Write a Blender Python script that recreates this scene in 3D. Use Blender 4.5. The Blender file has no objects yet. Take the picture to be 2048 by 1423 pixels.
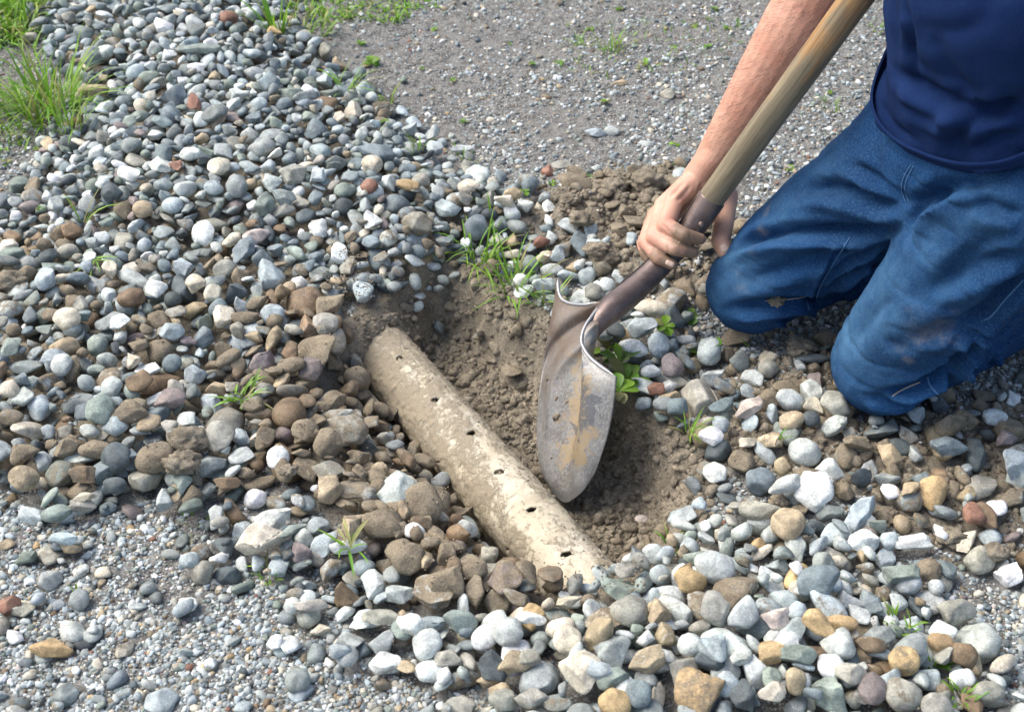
import bpy, bmesh, math, random
import numpy as np
from mathutils import Vector, Matrix
from mathutils.bvhtree import BVHTree

# ------------------------------------------------------------------ camera, sky, sun
SRC_W, SRC_H, FPX = 2048.0, 1423.0, 2700.0
CAM_H, PITCH = 1.157, math.radians(40)
scene = bpy.context.scene
COL = scene.collection
cam_d = bpy.data.cameras.new('camera')
cam = bpy.data.objects.new('camera', cam_d)
COL.objects.link(cam)
cam.location = (0, 0, CAM_H)
cam.rotation_euler = (math.radians(90) - PITCH, 0, 0)
cam_d.sensor_width = 36
cam_d.lens = 36 * FPX / SRC_W
cam_d.clip_start, cam_d.clip_end = 0.02, 500
cam_d.dof.use_dof = True
cam_d.dof.focus_distance = 1.68
cam_d.dof.aperture_fstop = 9.0
scene.camera = cam
SUN_EL, SUN_AZ = math.radians(52), math.radians(-68)     # azimuth: from +y towards +x
world = bpy.data.worlds.new('World')
scene.world = world
world.use_nodes = True
wn = world.node_tree.nodes
sky = wn.new('ShaderNodeTexSky')
sky.sky_type = 'NISHITA'
sky.sun_disc = False
sky.sun_elevation = SUN_EL
sky.sun_rotation = SUN_AZ
sky.air_density, sky.dust_density, sky.ozone_density = 1.0, 4.0, 1.0
bg = wn['Background']
world.node_tree.links.new(sky.outputs[0], bg.inputs[0])
bg.inputs[1].default_value = 0.15
sun_d = bpy.data.lights.new('sun', 'SUN')
sun_d.energy = 1.8
sun_d.angle = math.radians(48)
sun_d.color = (1.0, 0.99, 0.955)
sun = bpy.data.objects.new('sun', sun_d)
COL.objects.link(sun)
sd = Vector((math.sin(SUN_AZ) * math.cos(SUN_EL), math.cos(SUN_AZ) * math.cos(SUN_EL), math.sin(SUN_EL)))
sun.rotation_euler = sd.to_track_quat('Z', 'Y').to_euler()
scene.view_settings.view_transform = 'Standard'
scene.view_settings.look = 'None'
scene.view_settings.exposure = 0.70
scene.view_settings.gamma = 1
scene.cycles.max_bounces = 5
scene.cycles.use_denoising = True

# ------------------------------------------------------------------ helpers
rng = np.random.default_rng(7)
random.seed(7)
CP, SP = math.cos(PITCH), math.sin(PITCH)
FWD = np.array([0, CP, -SP]); UP = np.array([0, SP, CP]); RT = np.array([1.0, 0, 0])
CO = np.array([0, 0, CAM_H])


def ray(px, py):
    return FWD + (px - SRC_W / 2) / FPX * RT + (SRC_H / 2 - py) / FPX * UP


def at(px, py, z=0.0):                    # the place's point on the level z
    d = ray(px, py)
    return CO + d * ((z - CAM_H) / d[2])


def dp(px, py, D):                        # a point by its distance ahead
    return CO + ray(px, py) * D


def to_px(p):
    q = np.asarray(p) - CO
    d = q @ FWD
    return np.stack([SRC_W / 2 + FPX * (q @ RT) / d, SRC_H / 2 - FPX * (q @ UP) / d], -1), d


_tab = np.random.default_rng(3).random((64, 64, 64)).astype(np.float32)


def vnoise(x, y, z=0.0):
    x, y, z = np.broadcast_arrays(np.asarray(x, float), np.asarray(y, float), np.asarray(z, float))
    xi, yi, zi = np.floor(x).astype(int), np.floor(y).astype(int), np.floor(z).astype(int)
    fx, fy, fz = x - xi, y - yi, z - zi
    fx, fy, fz = [f * f * (3 - 2 * f) for f in (fx, fy, fz)]
    r = 0
    for a in (0, 1):
        for b in (0, 1):
            for c in (0, 1):
                w = (fx if a else 1 - fx) * (fy if b else 1 - fy) * (fz if c else 1 - fz)
                r = r + w * _tab[(xi + a) & 63, (yi + b) & 63, (zi + c) & 63]
    return r - 0.5


def sstep(a, b, x):
    t = np.clip((x - a) / (b - a), 0, 1)
    return t * t * (3 - 2 * t)


def poly_world(pts, z=0.0):
    return np.array([at(p[0], p[1], z)[:2] for p in pts])


def poly_sd(poly, X, Y):                  # signed distance, positive inside
    dmin = np.full(X.shape, 1e9)
    inside = np.zeros(X.shape, bool)
    n = len(poly)
    for i in range(n):
        ax, ay = poly[i]; bx, by = poly[(i + 1) % n]
        ex, ey = bx - ax, by - ay
        t = np.clip(((X - ax) * ex + (Y - ay) * ey) / (ex * ex + ey * ey + 1e-12), 0, 1)
        dmin = np.minimum(dmin, np.hypot(X - ax - t * ex, Y - ay - t * ey))
        c = ((ay > Y) != (by > Y))
        xx = ex * (Y - ay) / (ey if abs(ey) > 1e-12 else 1e-12) + ax
        inside ^= c & (X < xx)
    return np.where(inside, dmin, -dmin)


def tagit(o, label=None, cat=None, group=None, kind=None):
    if label: o['label'] = label
    if cat: o['category'] = cat
    if group: o['group'] = group
    if kind: o['kind'] = kind
    return o


def link(name, me, mat=None, parent=None, loc=None):
    o = bpy.data.objects.new(name, me)
    COL.objects.link(o)
    if mat and me is not None and not me.materials:
        me.materials.append(mat)
    if parent is not None:
        o.parent = parent
        o.matrix_parent_inverse = Matrix.Translation(-Vector(parent.location))
    if loc is not None:
        o.location = loc
    return o


def empty(name, loc):
    o = bpy.data.objects.new(name, None)
    o.empty_display_size = 0.05
    COL.objects.link(o)
    o.location = loc
    return o


def mesh_np(name, V, F, smooth=True, attrs=None):      # F: (n,3) or (n,4) array
    me = bpy.data.meshes.new(name)
    V = np.asarray(V, np.float32); F = np.asarray(F, np.int32)
    n, k = F.shape
    me.vertices.add(len(V)); me.vertices.foreach_set('co', V.ravel())
    me.loops.add(n * k); me.loops.foreach_set('vertex_index', F.ravel())
    me.polygons.add(n)
    me.polygons.foreach_set('loop_start', np.arange(0, n * k, k, dtype=np.int32))
    me.polygons.foreach_set('use_smooth', np.full(n, smooth))
    me.update(calc_edges=True)
    add_attrs(me, attrs)
    return me


def add_attrs(me, attrs):
    for key, arr in (attrs or {}).items():
        arr = np.asarray(arr, np.float32)
        if arr.ndim == 2:
            a = me.attributes.new(key, 'FLOAT_COLOR', 'POINT')
            if arr.shape[1] == 3:
                arr = np.concatenate([arr, np.ones((len(arr), 1), np.float32)], 1)
            a.data.foreach_set('color', arr.ravel())
        else:
            a = me.attributes.new(key, 'FLOAT', 'POINT')
            a.data.foreach_set('value', arr)


def ico(sub):
    bm = bmesh.new()
    bmesh.ops.create_icosphere(bm, subdivisions=sub, radius=1)
    V = np.array([v.co[:] for v in bm.verts]); F = np.array([[v.index for v in f.verts] for f in bm.faces])
    bm.free()
    return V / np.linalg.norm(V, axis=1, keepdims=True), F


ICO = {s: ico(s) for s in (1, 2, 3, 4)}


def catmull(P, n):
    P = np.asarray(P, float)
    Q = np.vstack([2 * P[0] - P[1], P, 2 * P[-1] - P[-2]])
    out = []
    m = len(P) - 1
    for t in np.linspace(0, m, n):
        i = min(int(t), m - 1); u = t - i
        a, b, c, d = Q[i:i + 4]
        out.append(0.5 * ((2 * b) + (c - a) * u + (2 * a - 5 * b + 4 * c - d) * u * u + (3 * b - a - 3 * c + d) * u ** 3))
    return np.array(out)


# ---- node materials
class Mt:
    def __init__(s, name):
        s.m = bpy.data.materials.new(name); s.m.use_nodes = True
        s.t = s.m.node_tree; s.n = s.t.nodes; s.l = s.t.links
        s.b = s.n['Principled BSDF']

    def _in(s, sock, v):
        if hasattr(v, 'is_output'): s.l.new(v, sock)
        else:
            if hasattr(sock.default_value, '__len__') and not hasattr(v, '__len__'): v = (v, v, v, 1)
            if hasattr(v, '__len__') and len(v) == 3 and len(sock.default_value) == 4: v = (*v, 1)
            sock.default_value = v

    def set(s, name, v): s._in(s.b.inputs[name], v); return s

    def pos(s): return s.n.new('ShaderNodeNewGeometry').outputs['Position']

    def gen(s): return s.n.new('ShaderNodeTexCoord').outputs['Object']

    def attr(s, name, out='Fac'):
        a = s.n.new('ShaderNodeAttribute'); a.attribute_name = name; return a.outputs[out]

    def scale(s, vec, v):
        m = s.n.new('ShaderNodeMapping'); s.l.new(vec, m.inputs[0]); m.inputs['Scale'].default_value = v; return m.outputs[0]

    def noise(s, vec, sc, det=4, rough=.55, dist=0, out='Fac'):
        k = s.n.new('ShaderNodeTexNoise'); s.l.new(vec, k.inputs['Vector'])
        k.inputs['Scale'].default_value = sc; k.inputs['Detail'].default_value = det
        k.inputs['Roughness'].default_value = rough; k.inputs['Distortion'].default_value = dist
        return k.outputs[out]

    def voro(s, vec, sc, out='Distance', feat='F1'):
        k = s.n.new('ShaderNodeTexVoronoi'); k.feature = feat; s.l.new(vec, k.inputs['Vector'])
        k.inputs['Scale'].default_value = sc; return k.outputs[out]

    def math(s, op, a, b=0, c=0):
        k = s.n.new('ShaderNodeMath'); k.operation = op
        s._in(k.inputs[0], a); s._in(k.inputs[1], b); s._in(k.inputs[2], c); return k.outputs[0]

    def ramp(s, f, lo, hi, a=0., b=1.):
        k = s.n.new('ShaderNodeMapRange'); k.interpolation_type = 'SMOOTHSTEP'
        s._in(k.inputs[0], f)
        for i, v in zip((1, 2, 3, 4), (lo, hi, a, b)): s._in(k.inputs[i], v)
        return k.outputs[0]

    def mix(s, f, a, b, mode='MIX'):
        k = s.n.new('ShaderNodeMix'); k.data_type = 'RGBA'; k.blend_type = mode
        s._in(k.inputs[0], f); s._in(k.inputs[6], a); s._in(k.inputs[7], b); return k.outputs[2]

    def bump(s, h, strength=.5, dist=.001):
        k = s.n.new('ShaderNodeBump'); s._in(k.inputs['Height'], h)
        k.inputs['Strength'].default_value = strength; k.inputs['Distance'].default_value = dist
        if s.b.inputs['Normal'].links: s.l.new(s.b.inputs['Normal'].links[0].from_socket, k.inputs['Normal'])
        s.l.new(k.outputs[0], s.b.inputs['Normal']); return s


SOIL = (.36, .315, .24)
SOIL_D = (.20, .172, .13)


def mat_stone():
    m = Mt('river stone'); p = m.pos()
    n1 = m.noise(p, 55, 5, .6, .6); n2 = m.noise(p, 420, 4, .7); n3 = m.noise(p, 160, 3, .6)
    c = m.mix(1, m.attr('tint', 'Color'), m.mix(m.ramp(n1, .3, .7), (.70, .70, .69), (1.34, 1.33, 1.29)), 'MULTIPLY')
    c = m.mix(1, c, m.mix(m.ramp(n2, .3, .75), (.74, .74, .74), (1.22, 1.22, 1.22)), 'MULTIPLY')
    vein = m.ramp(m.math('ABSOLUTE', m.math('SUBTRACT', m.noise(p, 38, 2, .5, 1.2), .5)), 0., .007, .7, 0)
    c = m.mix(m.math('MULTIPLY', vein, m.attr('vein')), c, (.62, .61, .57))
    pit = m.ramp(n3, .68, .74)
    c = m.mix(m.math('MULTIPLY', pit, .45), c, (.12, .10, .08))
    mn = m.math('ADD', m.math('MULTIPLY', m.noise(p, 70, 6, .7), .8), m.math('MULTIPLY', n3, .2))
    mk = m.ramp(m.math('SUBTRACT', m.attr('mud'), mn), -.10, .10)
    mud = m.mix(m.ramp(n1, .3, .7), (.33, .278, .195), (.205, .168, .118))
    mud = m.mix(1, mud, m.mix(m.ramp(n2, .3, .8), (.7, .7, .7), (1.35, 1.33, 1.3)), 'MULTIPLY')
    c = m.mix(mk, c, mud)
    m.set('Base Color', c).set('Roughness', m.math('ADD', .62, m.math('MULTIPLY', mk, .25)))
    m.set('Specular IOR Level', .35)
    h = m.math('ADD', m.math('MULTIPLY', n3, .5), m.math('MULTIPLY', n2, .5))
    h = m.math('ADD', h, m.math('MULTIPLY', m.math('MULTIPLY', mk, n2), 1.6))
    m.bump(h, .55, .0016)
    return m.m


def mat_ground():
    m = Mt('packed ground'); p = m.pos()
    n0 = m.noise(p, 7, 4); n1 = m.noise(p, 45, 5, .65); n2 = m.noise(p, 330, 5, .75); n3 = m.noise(p, 900, 3, .7)
    soil = m.mix(m.ramp(n1, .3, .7), SOIL_D, SOIL)
    soil = m.mix(1, soil, m.mix(m.ramp(n2, .3, .7), (.62, .62, .62), (1.4, 1.38, 1.33)), 'MULTIPLY')
    vc = m.voro(p, 330, 'Color'); vd = m.voro(p, 330)
    sep = m.n.new('ShaderNodeSeparateColor'); m.l.new(vc, sep.inputs[0])
    g = m.mix(m.ramp(sep.outputs[0], .2, .95), (.19, .19, .178), (.56, .565, .54))
    g = m.mix(m.ramp(vd, .25, .6), g, (.09, .08, .068))
    g = m.mix(m.ramp(n1, .35, .7), g, m.mix(m.ramp(n2, .35, .65), (.17, .165, .148), (.42, .41, .375)))
    g = m.mix(m.ramp(n0, .45, .65, 0, .4), g, (.27, .255, .225))
    c = m.mix(m.attr('soil'), g, soil)
    m.set('Base Color', c).set('Roughness', .93).set('Specular IOR Level', .2)
    m.bump(m.math('ADD', n2, m.math('MULTIPLY', n3, .6)), .9, .003)
    return m.m


def mat_crumb():
    m = Mt('crumbly soil'); p = m.pos()
    n1 = m.noise(p, 60, 4); n2 = m.noise(p, 500, 4, .75)
    c = m.mix(m.ramp(n1, .3, .7), (.20, .172, .13), (.40, .345, .262))
    c = m.mix(1, c, m.mix(m.ramp(n2, .3, .7), (.62, .62, .62), (1.4, 1.38, 1.33)), 'MULTIPLY')
    m.set('Base Color', c).set('Roughness', .95).set('Specular IOR Level', .15)
    m.bump(n2, .9, .003)
    return m.m


def mat_grit():
    m = Mt('grit'); p = m.pos()
    c = m.mix(1, m.attr('tint', 'Color'), m.mix(m.noise(p, 300, 3, .6), (.7, .7, .7), (1.3, 1.3, 1.3)), 'MULTIPLY')
    m.set('Base Color', c).set('Roughness', .7).set('Specular IOR Level', .3)
    return m.m


def mat_leaf():
    m = Mt('grass leaf'); p = m.pos()
    c = m.mix(1, m.attr('tint', 'Color'), m.mix(m.noise(p, 120, 3), (.7, .75, .6), (1.3, 1.25, 1.2)), 'MULTIPLY')
    m.set('Base Color', c).set('Roughness', .45)
    tr = m.n.new('ShaderNodeBsdfTranslucent'); m.l.new(c, tr.inputs[0])
    mx = m.n.new('ShaderNodeMixShader'); mx.inputs[0].default_value = .35
    m.l.new(m.b.outputs[0], mx.inputs[1]); m.l.new(tr.outputs[0], mx.inputs[2])
    m.l.new(mx.outputs[0], m.n['Material Output'].inputs[0])
    return m.m


M_STONE, M_GROUND, M_CRUMB, M_GRIT, M_LEAF = mat_stone(), mat_ground(), mat_crumb(), mat_grit(), mat_leaf()

# ------------------------------------------------------------------ ground
TRENCH = [(715, 635), (770, 585), (830, 545), (900, 525), (1000, 570), (1090, 640), (1180, 710), (1270, 790), (1350, 850),
          (1410, 940), (1405, 1050), (1350, 1120), (1270, 1165), (1200, 1200), (1080, 1225), (900, 1190), (800, 1110),
          (700, 1020), (610, 930), (550, 860), (550, 790), (610, 720), (670, 665)]
CLODS = [(1060, 400), (1110, 380), (1200, 352), (1340, 338), (1420, 400), (1480, 480), (1420, 600), (1340, 610), (1200, 570), (1100, 490), (1040, 450)]
HEAP_A = [(90, 40), (230, -20), (330, -120), (520, -120), (570, 60), (630, 140), (700, 190), (770, 250), (840, 300), (850, 350),
          (910, 375), (990, 385), (1050, 440), (1010, 490), (900, 500), (860, 560), (800, 590), (700, 600), (640, 560), (560, 540),
          (420, 540), (300, 540), (150, 500), (0, 480), (-160, 500), (-60, 475), (60, 415), (120, 300), (155, 240), (210, 200), (150, 130)]
HEAP_B = [(-160, 490), (0, 475), (640, 520), (710, 600), (600, 650), (520, 700), (480, 760), (460, 840), (530, 920), (470, 985), (380, 990),
          (200, 1000), (0, 985), (-160, 985)]
SIDE_C = [(560, 620), (700, 600), (745, 690), (800, 790), (880, 920), (950, 1060), (1060, 1150), (1075, 1225), (860, 1205), (790, 1130), (700, 1050),
          (610, 960), (530, 880), (500, 800), (500, 700)]
FRINGE_D = [(500, 930), (620, 960), (700, 1050), (800, 1130), (860, 1195), (1050, 1215), (1110, 1240), (1000, 1330), (900, 1340), (740, 1260), (650, 1200),
            (590, 1120), (480, 1100), (430, 1010)]
HEAP_E = [(860, 1260), (960, 1245), (1080, 1245), (1205, 1215), (1290, 1150), (1360, 1130), (1400, 1060), (1500, 1090), (1620, 1120), (1720, 1150), (1800, 1240),
          (1900, 1290), (1960, 1380), (2020, 1560), (900, 1560), (990, 1400), (930, 1320)]
BAND_F = [(1340, 790), (1400, 760), (1480, 700), (1650, 700), (1750, 840), (1900, 820), (2200, 760), (2200, 1130), (1950, 1150), (1800, 1160), (1700, 1120), (1500, 1090),
          (1400, 1080), (1415, 960), (1400, 880)]
SPOT_G = [(1170, 640), (1290, 630), (1370, 690), (1480, 740), (1420, 810), (1345, 850), (1280, 775), (1220, 700)]
SPOT_H = [(1000, 440), (1100, 440), (1150, 500), (1200, 560), (1320, 590), (1320, 640), (1200, 650), (1110, 600), (1050, 520), (960, 500), (900, 490)]
SPOT_J = [(590, 540), (640, 600), (700, 600), (800, 570), (900, 520), (850, 470), (700, 500)]
SOIL_R = [(1400, 860), (1470, 720), (1660, 690), (1720, 850), (2100, 800), (2150, 1120), (1850, 1110), (1700, 1010), (1560, 960), (1430, 930)]
PW = {k: poly_world(v) for k, v in dict(trench=TRENCH, clods=CLODS, A=HEAP_A, B=HEAP_B, C=SIDE_C, D=FRINGE_D, E=HEAP_E, F=BAND_F, G=SPOT_G, H=SPOT_H, R=SOIL_R, J=SPOT_J).items()}

PZ, PR = -0.050, 0.0415
P0 = at(714, 645, PZ); P1 = at(1219, 1236, PZ)
P0[2] = PZ - .008
PA = (P1 - P0) / np.linalg.norm(P1 - P0)


def axis_d(X, Y):
    a = P0[:2]; e = (P1 - P0)[:2]
    t = ((X - a[0]) * e[0] + (Y - a[1]) * e[1]) / (e @ e)
    tc = np.clip(t, 0, 1)
    side = ((X - a[0]) * e[1] - (Y - a[1]) * e[0]) / np.linalg.norm(e)
    return np.hypot(X - a[0] - tc * e[0], Y - a[1] - tc * e[1]), t, side


def terrain(X, Y):
    w = lambda s: vnoise(X * s + 11.3, Y * s + 5.1, s * .37)
    wob = .020 * w(14) + .012 * w(40)
    z = .010 * w(3) + .004 * w(15) + .0022 * w(70)
    dT = poly_sd(PW['trench'], X, Y) + wob
    ad, t, side = axis_d(X, Y)
    T = sstep(0, .10 - .035 * sstep(.02, .12, -side), dT) * (1 - .42 * sstep(.03, .10, side))
    z = z + .035 * sstep(-.02, .16, poly_sd(PW['A'], X, Y)) * (1 - T)
    z = z + .020 * sstep(-.02, .14, poly_sd(PW['B'], X, Y)) * (1 - T)
    z = z + .030 * sstep(-.02, .14, poly_sd(PW['E'], X, Y)) * (1 - T)
    z = z + .008 * sstep(-.02, .10, poly_sd(PW['F'], X, Y)) * (1 - T)
    cl = sstep(-.03, .06, poly_sd(PW['clods'], X, Y) + wob)
    z = z + cl * (.016 + .035 * np.abs(w(22)) + .018 * w(55))
    R = sstep(-.03, .05, poly_sd(PW['R'], X, Y) + wob)
    z = z - .094 * T - .012 * T * sstep(.12, .06, ad)
    soil = np.clip(np.maximum.reduce([sstep(-.035, .01, dT), cl, R * .9,
                                      sstep(0, .05, poly_sd(PW['A'], X, Y)) * .8, sstep(0, .05, poly_sd(PW['B'], X, Y)), sstep(-.03, .02, poly_sd(PW['J'], X, Y))]), 0, 1)
    z = z + .005 * np.abs(w(48)) + .003 * w(130)
    rough = np.maximum.reduce([sstep(-.02, .03, dT), cl, R])
    lump = .030 * np.abs(w(28)) * .35 + .010 * np.abs(w(60)) + .009 * np.abs(w(110)) + .0045 * w(210)
    z = z + rough * lump
    return z, soil, rough, dT


def nonuni(lo, hi, step, far, k=26):
    core = np.arange(lo, hi + step / 2, step)
    g = np.cumsum(step * 1.0 * (far / step / 3.2) ** (np.linspace(0, 1, k)))
    g = g / g[-1] * far
    return np.concatenate([lo - g[::-1], core, hi + g])


xs = nonuni(-1.18, 1.18, .0034, 40); ys = nonuni(.66, 2.72, .0034, 40)
GX, GY = np.meshgrid(xs, ys)
Z, SO, RO, _ = terrain(GX, GY)
far = np.maximum(np.abs(GX) / 3, np.abs(GY - 1.6) / 3)
V = np.stack([GX.ravel(), GY.ravel(), Z.ravel()], 1)
ny, nx = GX.shape
idx = np.arange(ny * nx).reshape(ny, nx)
F = np.stack([idx[:-1, :-1].ravel(), idx[:-1, 1:].ravel(), idx[1:, 1:].ravel(), idx[1:, :-1].ravel()], 1)
ground = link('ground', mesh_np('ground', V, F, attrs={'soil': SO.ravel()}), M_GROUND)
tagit(ground, kind='structure')

# ------------------------------------------------------------------ height map the stones settle on
HS = .0030
HX0, HY0 = -1.3, .60
HNX, HNY = int(2.6 / HS), int(2.2 / HS)
hx = HX0 + HS * np.arange(HNX); hy = HY0 + HS * np.arange(HNY)
HGX, HGY = np.meshgrid(hx, hy)
H, _, _, _ = terrain(HGX, HGY)
H = H.copy()
HT = H.copy()
ad, at_, sd_ = axis_d(HGX, HGY)
pz = P0[2] + (P1[2] - P0[2]) * np.clip(at_, 0, 1)
ptop = pz + np.sqrt(np.clip(PR ** 2 - ad ** 2, 0, None))
H = np.where((ad < PR) & (at_ > 0) & (at_ < 1), np.maximum(H, ptop), H)
ID = np.full(H.shape, -1, np.int32)

TONE = {'grey': (.275, .305, .295), 'blue': (.205, .247, .26), 'dark': (.10, .12, .125), 'pale': (.50, .535, .51), 'white': (.77, .79, .75),
        'tan': (.42, .34, .225), 'ochre': (.50, .36, .19), 'brown': (.225, .16, .10), 'red': (.28, .15, .105), 'purple': (.27, .225, .215),
        'cream': (.63, .57, .45), 'green': (.26, .305, .265), 'pink': (.56, .48, .42), 'bluepale': (.415, .47, .48), 'greytan': (.345, .335, .285)}
TONE = {k: np.array(v) for k, v in TONE.items()}
STONES = []          # dict per stone


def rand_rot(tilt):
    yaw = random.uniform(0, 2 * math.pi)
    return (Matrix.Rotation(yaw, 3, 'Z') @ Matrix.Rotation(random.gauss(0, tilt), 3, 'X') @ Matrix.Rotation(random.gauss(0, tilt), 3, 'Y'))


def footprint(x, y, ax, R):
    A = np.array(R) @ np.diag([1 / a ** 2 for a in ax]) @ np.array(R).T
    ext = math.sqrt(max(np.linalg.inv(A)[0, 0], np.linalg.inv(A)[1, 1]))
    i0, i1 = int((x - ext - HX0) / HS), int((x + ext - HX0) / HS) + 2
    j0, j1 = int((y - ext - HY0) / HS), int((y + ext - HY0) / HS) + 2
    if i0 < 0 or j0 < 0 or i1 >= HNX or j1 >= HNY: return None
    dx = HGX[j0:j1, i0:i1] - x; dy = HGY[j0:j1, i0:i1] - y
    b = A[0, 2] * dx + A[1, 2] * dy
    c = A[0, 0] * dx * dx + 2 * A[0, 1] * dx * dy + A[1, 1] * dy * dy - 1
    disc = b * b - A[2, 2] * c
    m = disc > 0
    if not m.any(): return None
    s = np.sqrt(np.where(m, disc, 0))
    return (slice(j0, j1), slice(i0, i1)), m, (-b - s) / A[2, 2], (-b + s) / A[2, 2]


def drop(cands, ax, R, info, sink=.12, cap=.030, hold=False):
    best = None
    for x, y in cands:
        fp = footprint(x, y, ax, R)
        if fp is None: continue
        sl, m, lo, hi = fp
        need = (H[sl] - lo)[m]
        z = np.percentile(need, 96)
        if best is None or z < best[0]: best = (z, x, y, fp)
    if best is None: return None
    z, x, y, (sl, m, lo, hi) = best
    z -= sink * 2 * min(ax)
    j, i = int((y - HY0) / HS), int((x - HX0) / HS)
    if hold: z = min(z, HT[j, i] + cap)
    elif z > HT[j, i] + cap: return None
    n = len(STONES)
    up = m & (z + hi > H[sl])
    H[sl] = np.where(up, z + hi, H[sl]); ID[sl] = np.where(up, n, ID[sl])
    d = dict(info); d.update(c=np.array([x, y, z]), ax=ax, R=R)
    STONES.append(d)
    return d


def jig(c, s=.12):
    k = 1 + random.gauss(0, s)
    return np.clip(c * k * (1 + np.array([random.gauss(0, .016), 0, random.gauss(0, .02)])), .02, .82)


def pick(w):
    ks = list(w); return random.choices(ks, [w[k] for k in ks])[0]


def fill(zone, count, size, tones, mud, sink=.12, thick=.62, tilt=.35, cands=4, avoid_pipe=True, soft=0.0, cap=.026):
    poly = PW[zone]
    lo, hi = poly.min(0), poly.max(0)
    k = 0; tries = 0
    while k < count and tries < count * 12:
        tries += 1
        x, y = random.uniform(lo[0], hi[0]), random.uniform(lo[1], hi[1])
        s = poly_sd(poly, np.array([x]), np.array([y]))[0]
        if s < -soft * abs(random.gauss(0, 1)): continue
        dd, t, side = axis_d(np.array([x]), np.array([y]))
        if avoid_pipe and dd[0] < .054 and .04 < t[0] < .975: continue
        L = size * math.exp(random.gauss(0, .30)) / 2
        L = min(L, size * .95)
        r2 = random.uniform(.62, .95); r3 = min(r2, max(.28, random.gauss(thick, .13)))
        tone = pick(tones)
        sh = random.choices(['round', 'oval', 'flat', 'angular', 'long'], [.5, 2.4, 2.6, 6, 1.1])[0]
        if sh == 'round': r2, r3 = random.uniform(.85, 1), random.uniform(.7, .85)
        if sh == 'flat': r3 = random.uniform(.25, .4)
        if sh == 'long': L *= 1.2; r2, r3 = random.uniform(.42, .52), random.uniform(.32, .45)
        cs = [(x + random.gauss(0, size * .45), y + random.gauss(0, size * .45)) for _ in range(cands)] + [(x, y)]
        if avoid_pipe:
            cs = [c for c in cs if not (axis_d(np.array([c[0]]), np.array([c[1]]))[0][0] < .052 and .04 < t[0] < .975)] or [(x, y)]
        drop(cs, (L, L * r2, L * r3), rand_rot(tilt), dict(tone=tone, col=jig(TONE[tone]), mud=mud() if callable(mud) else mud, shape=sh, hand=False), sink, cap)
        k += 1


GREYS = dict(grey=5, blue=4, dark=1.0, pale=3.2, white=.8, tan=.35, cream=.5, green=2, purple=.25, bluepale=3, greytan=1.2, brown=.1, red=.04)
MIXED = dict(grey=4, blue=3, dark=1.3, pale=2.4, white=.7, tan=1.0, brown=1.1, cream=.7, green=1.8, purple=.4, bluepale=2, greytan=2)
PALE = dict(pale=5, white=2.0, cream=1.3, grey=3, bluepale=3.2, tan=.7, greytan=2.0, ochre=.15, blue=1.6, green=1.2, brown=.3, dark=.5)
BROWNS = dict(tan=3, brown=2, greytan=3, grey=1.4, pale=.6, purple=.5)
um = lambda a, b: (lambda: random.uniform(a, b))
mixm = lambda p, a, b: (lambda: random.uniform(a, b) if random.random() < p else random.uniform(0, .28))
fill('A', 5200, .0265, GREYS, mixm(.05, .4, .7), soft=.015)
fill('B', 2300, .0300, MIXED, mixm(.25, .4, .75), soft=.015)
fill('C', 900, .034, BROWNS, um(.36, .74), sink=.25, cap=.038, cands=4)
fill('D', 340, .031, PALE, mixm(.2, .3, .6), soft=.02, cap=.014)
fill('E', 2100, .0315, PALE, mixm(.12, .35, .65), soft=.015)
fill('F', 270, .032, MIXED, mixm(.40, .40, .80), sink=.25, soft=.02, cap=.014)
fill('J', 300, .031, MIXED, mixm(.45, .4, .8), cap=.034)
fill('G', 190, .031, GREYS, mixm(.1, .3, .5), cap=.020)
fill('H', 240, .032, PALE, mixm(.25, .3, .6), sink=.25, soft=.01, cap=.014)
fill('clods', 150, .034, BROWNS, um(.6, .95), sink=.35, cap=.006)
fill('trench', 60, .020, BROWNS, um(.5, .95), sink=.6, cands=1)
# loose stones lying out on the packed gravel, part sunk
for k in range(420):
    px, py = random.uniform(-100, 2150), random.uniform(-60, 1500)
    if random.random() < .4: px, py = random.uniform(-50, 900), random.uniform(1000, 1500)
    w = at(px, py)
    s = random.choice([.009, .011, .014, .017, .022, .028]) * random.uniform(.8, 1.2) / 2 * 1.1
    X, Y = np.array([w[0]]), np.array([w[1]])
    if axis_d(X, Y)[0][0] < .06 or poly_sd(PW['trench'], X, Y)[0] > 0: continue
    if max(poly_sd(PW[q], X, Y)[0] for q in 'ABE') > 0: continue
    tone = pick(PALE)
    drop([(w[0], w[1])], (s, s * random.uniform(.6, .95), s * random.uniform(.35, .6)), rand_rot(.15),
         dict(tone=tone, col=jig(TONE[tone]) * .85, mud=random.uniform(.1, .5), shape=random.choice(['flat', 'oval', 'angular']), hand=False), sink=.30)

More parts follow.
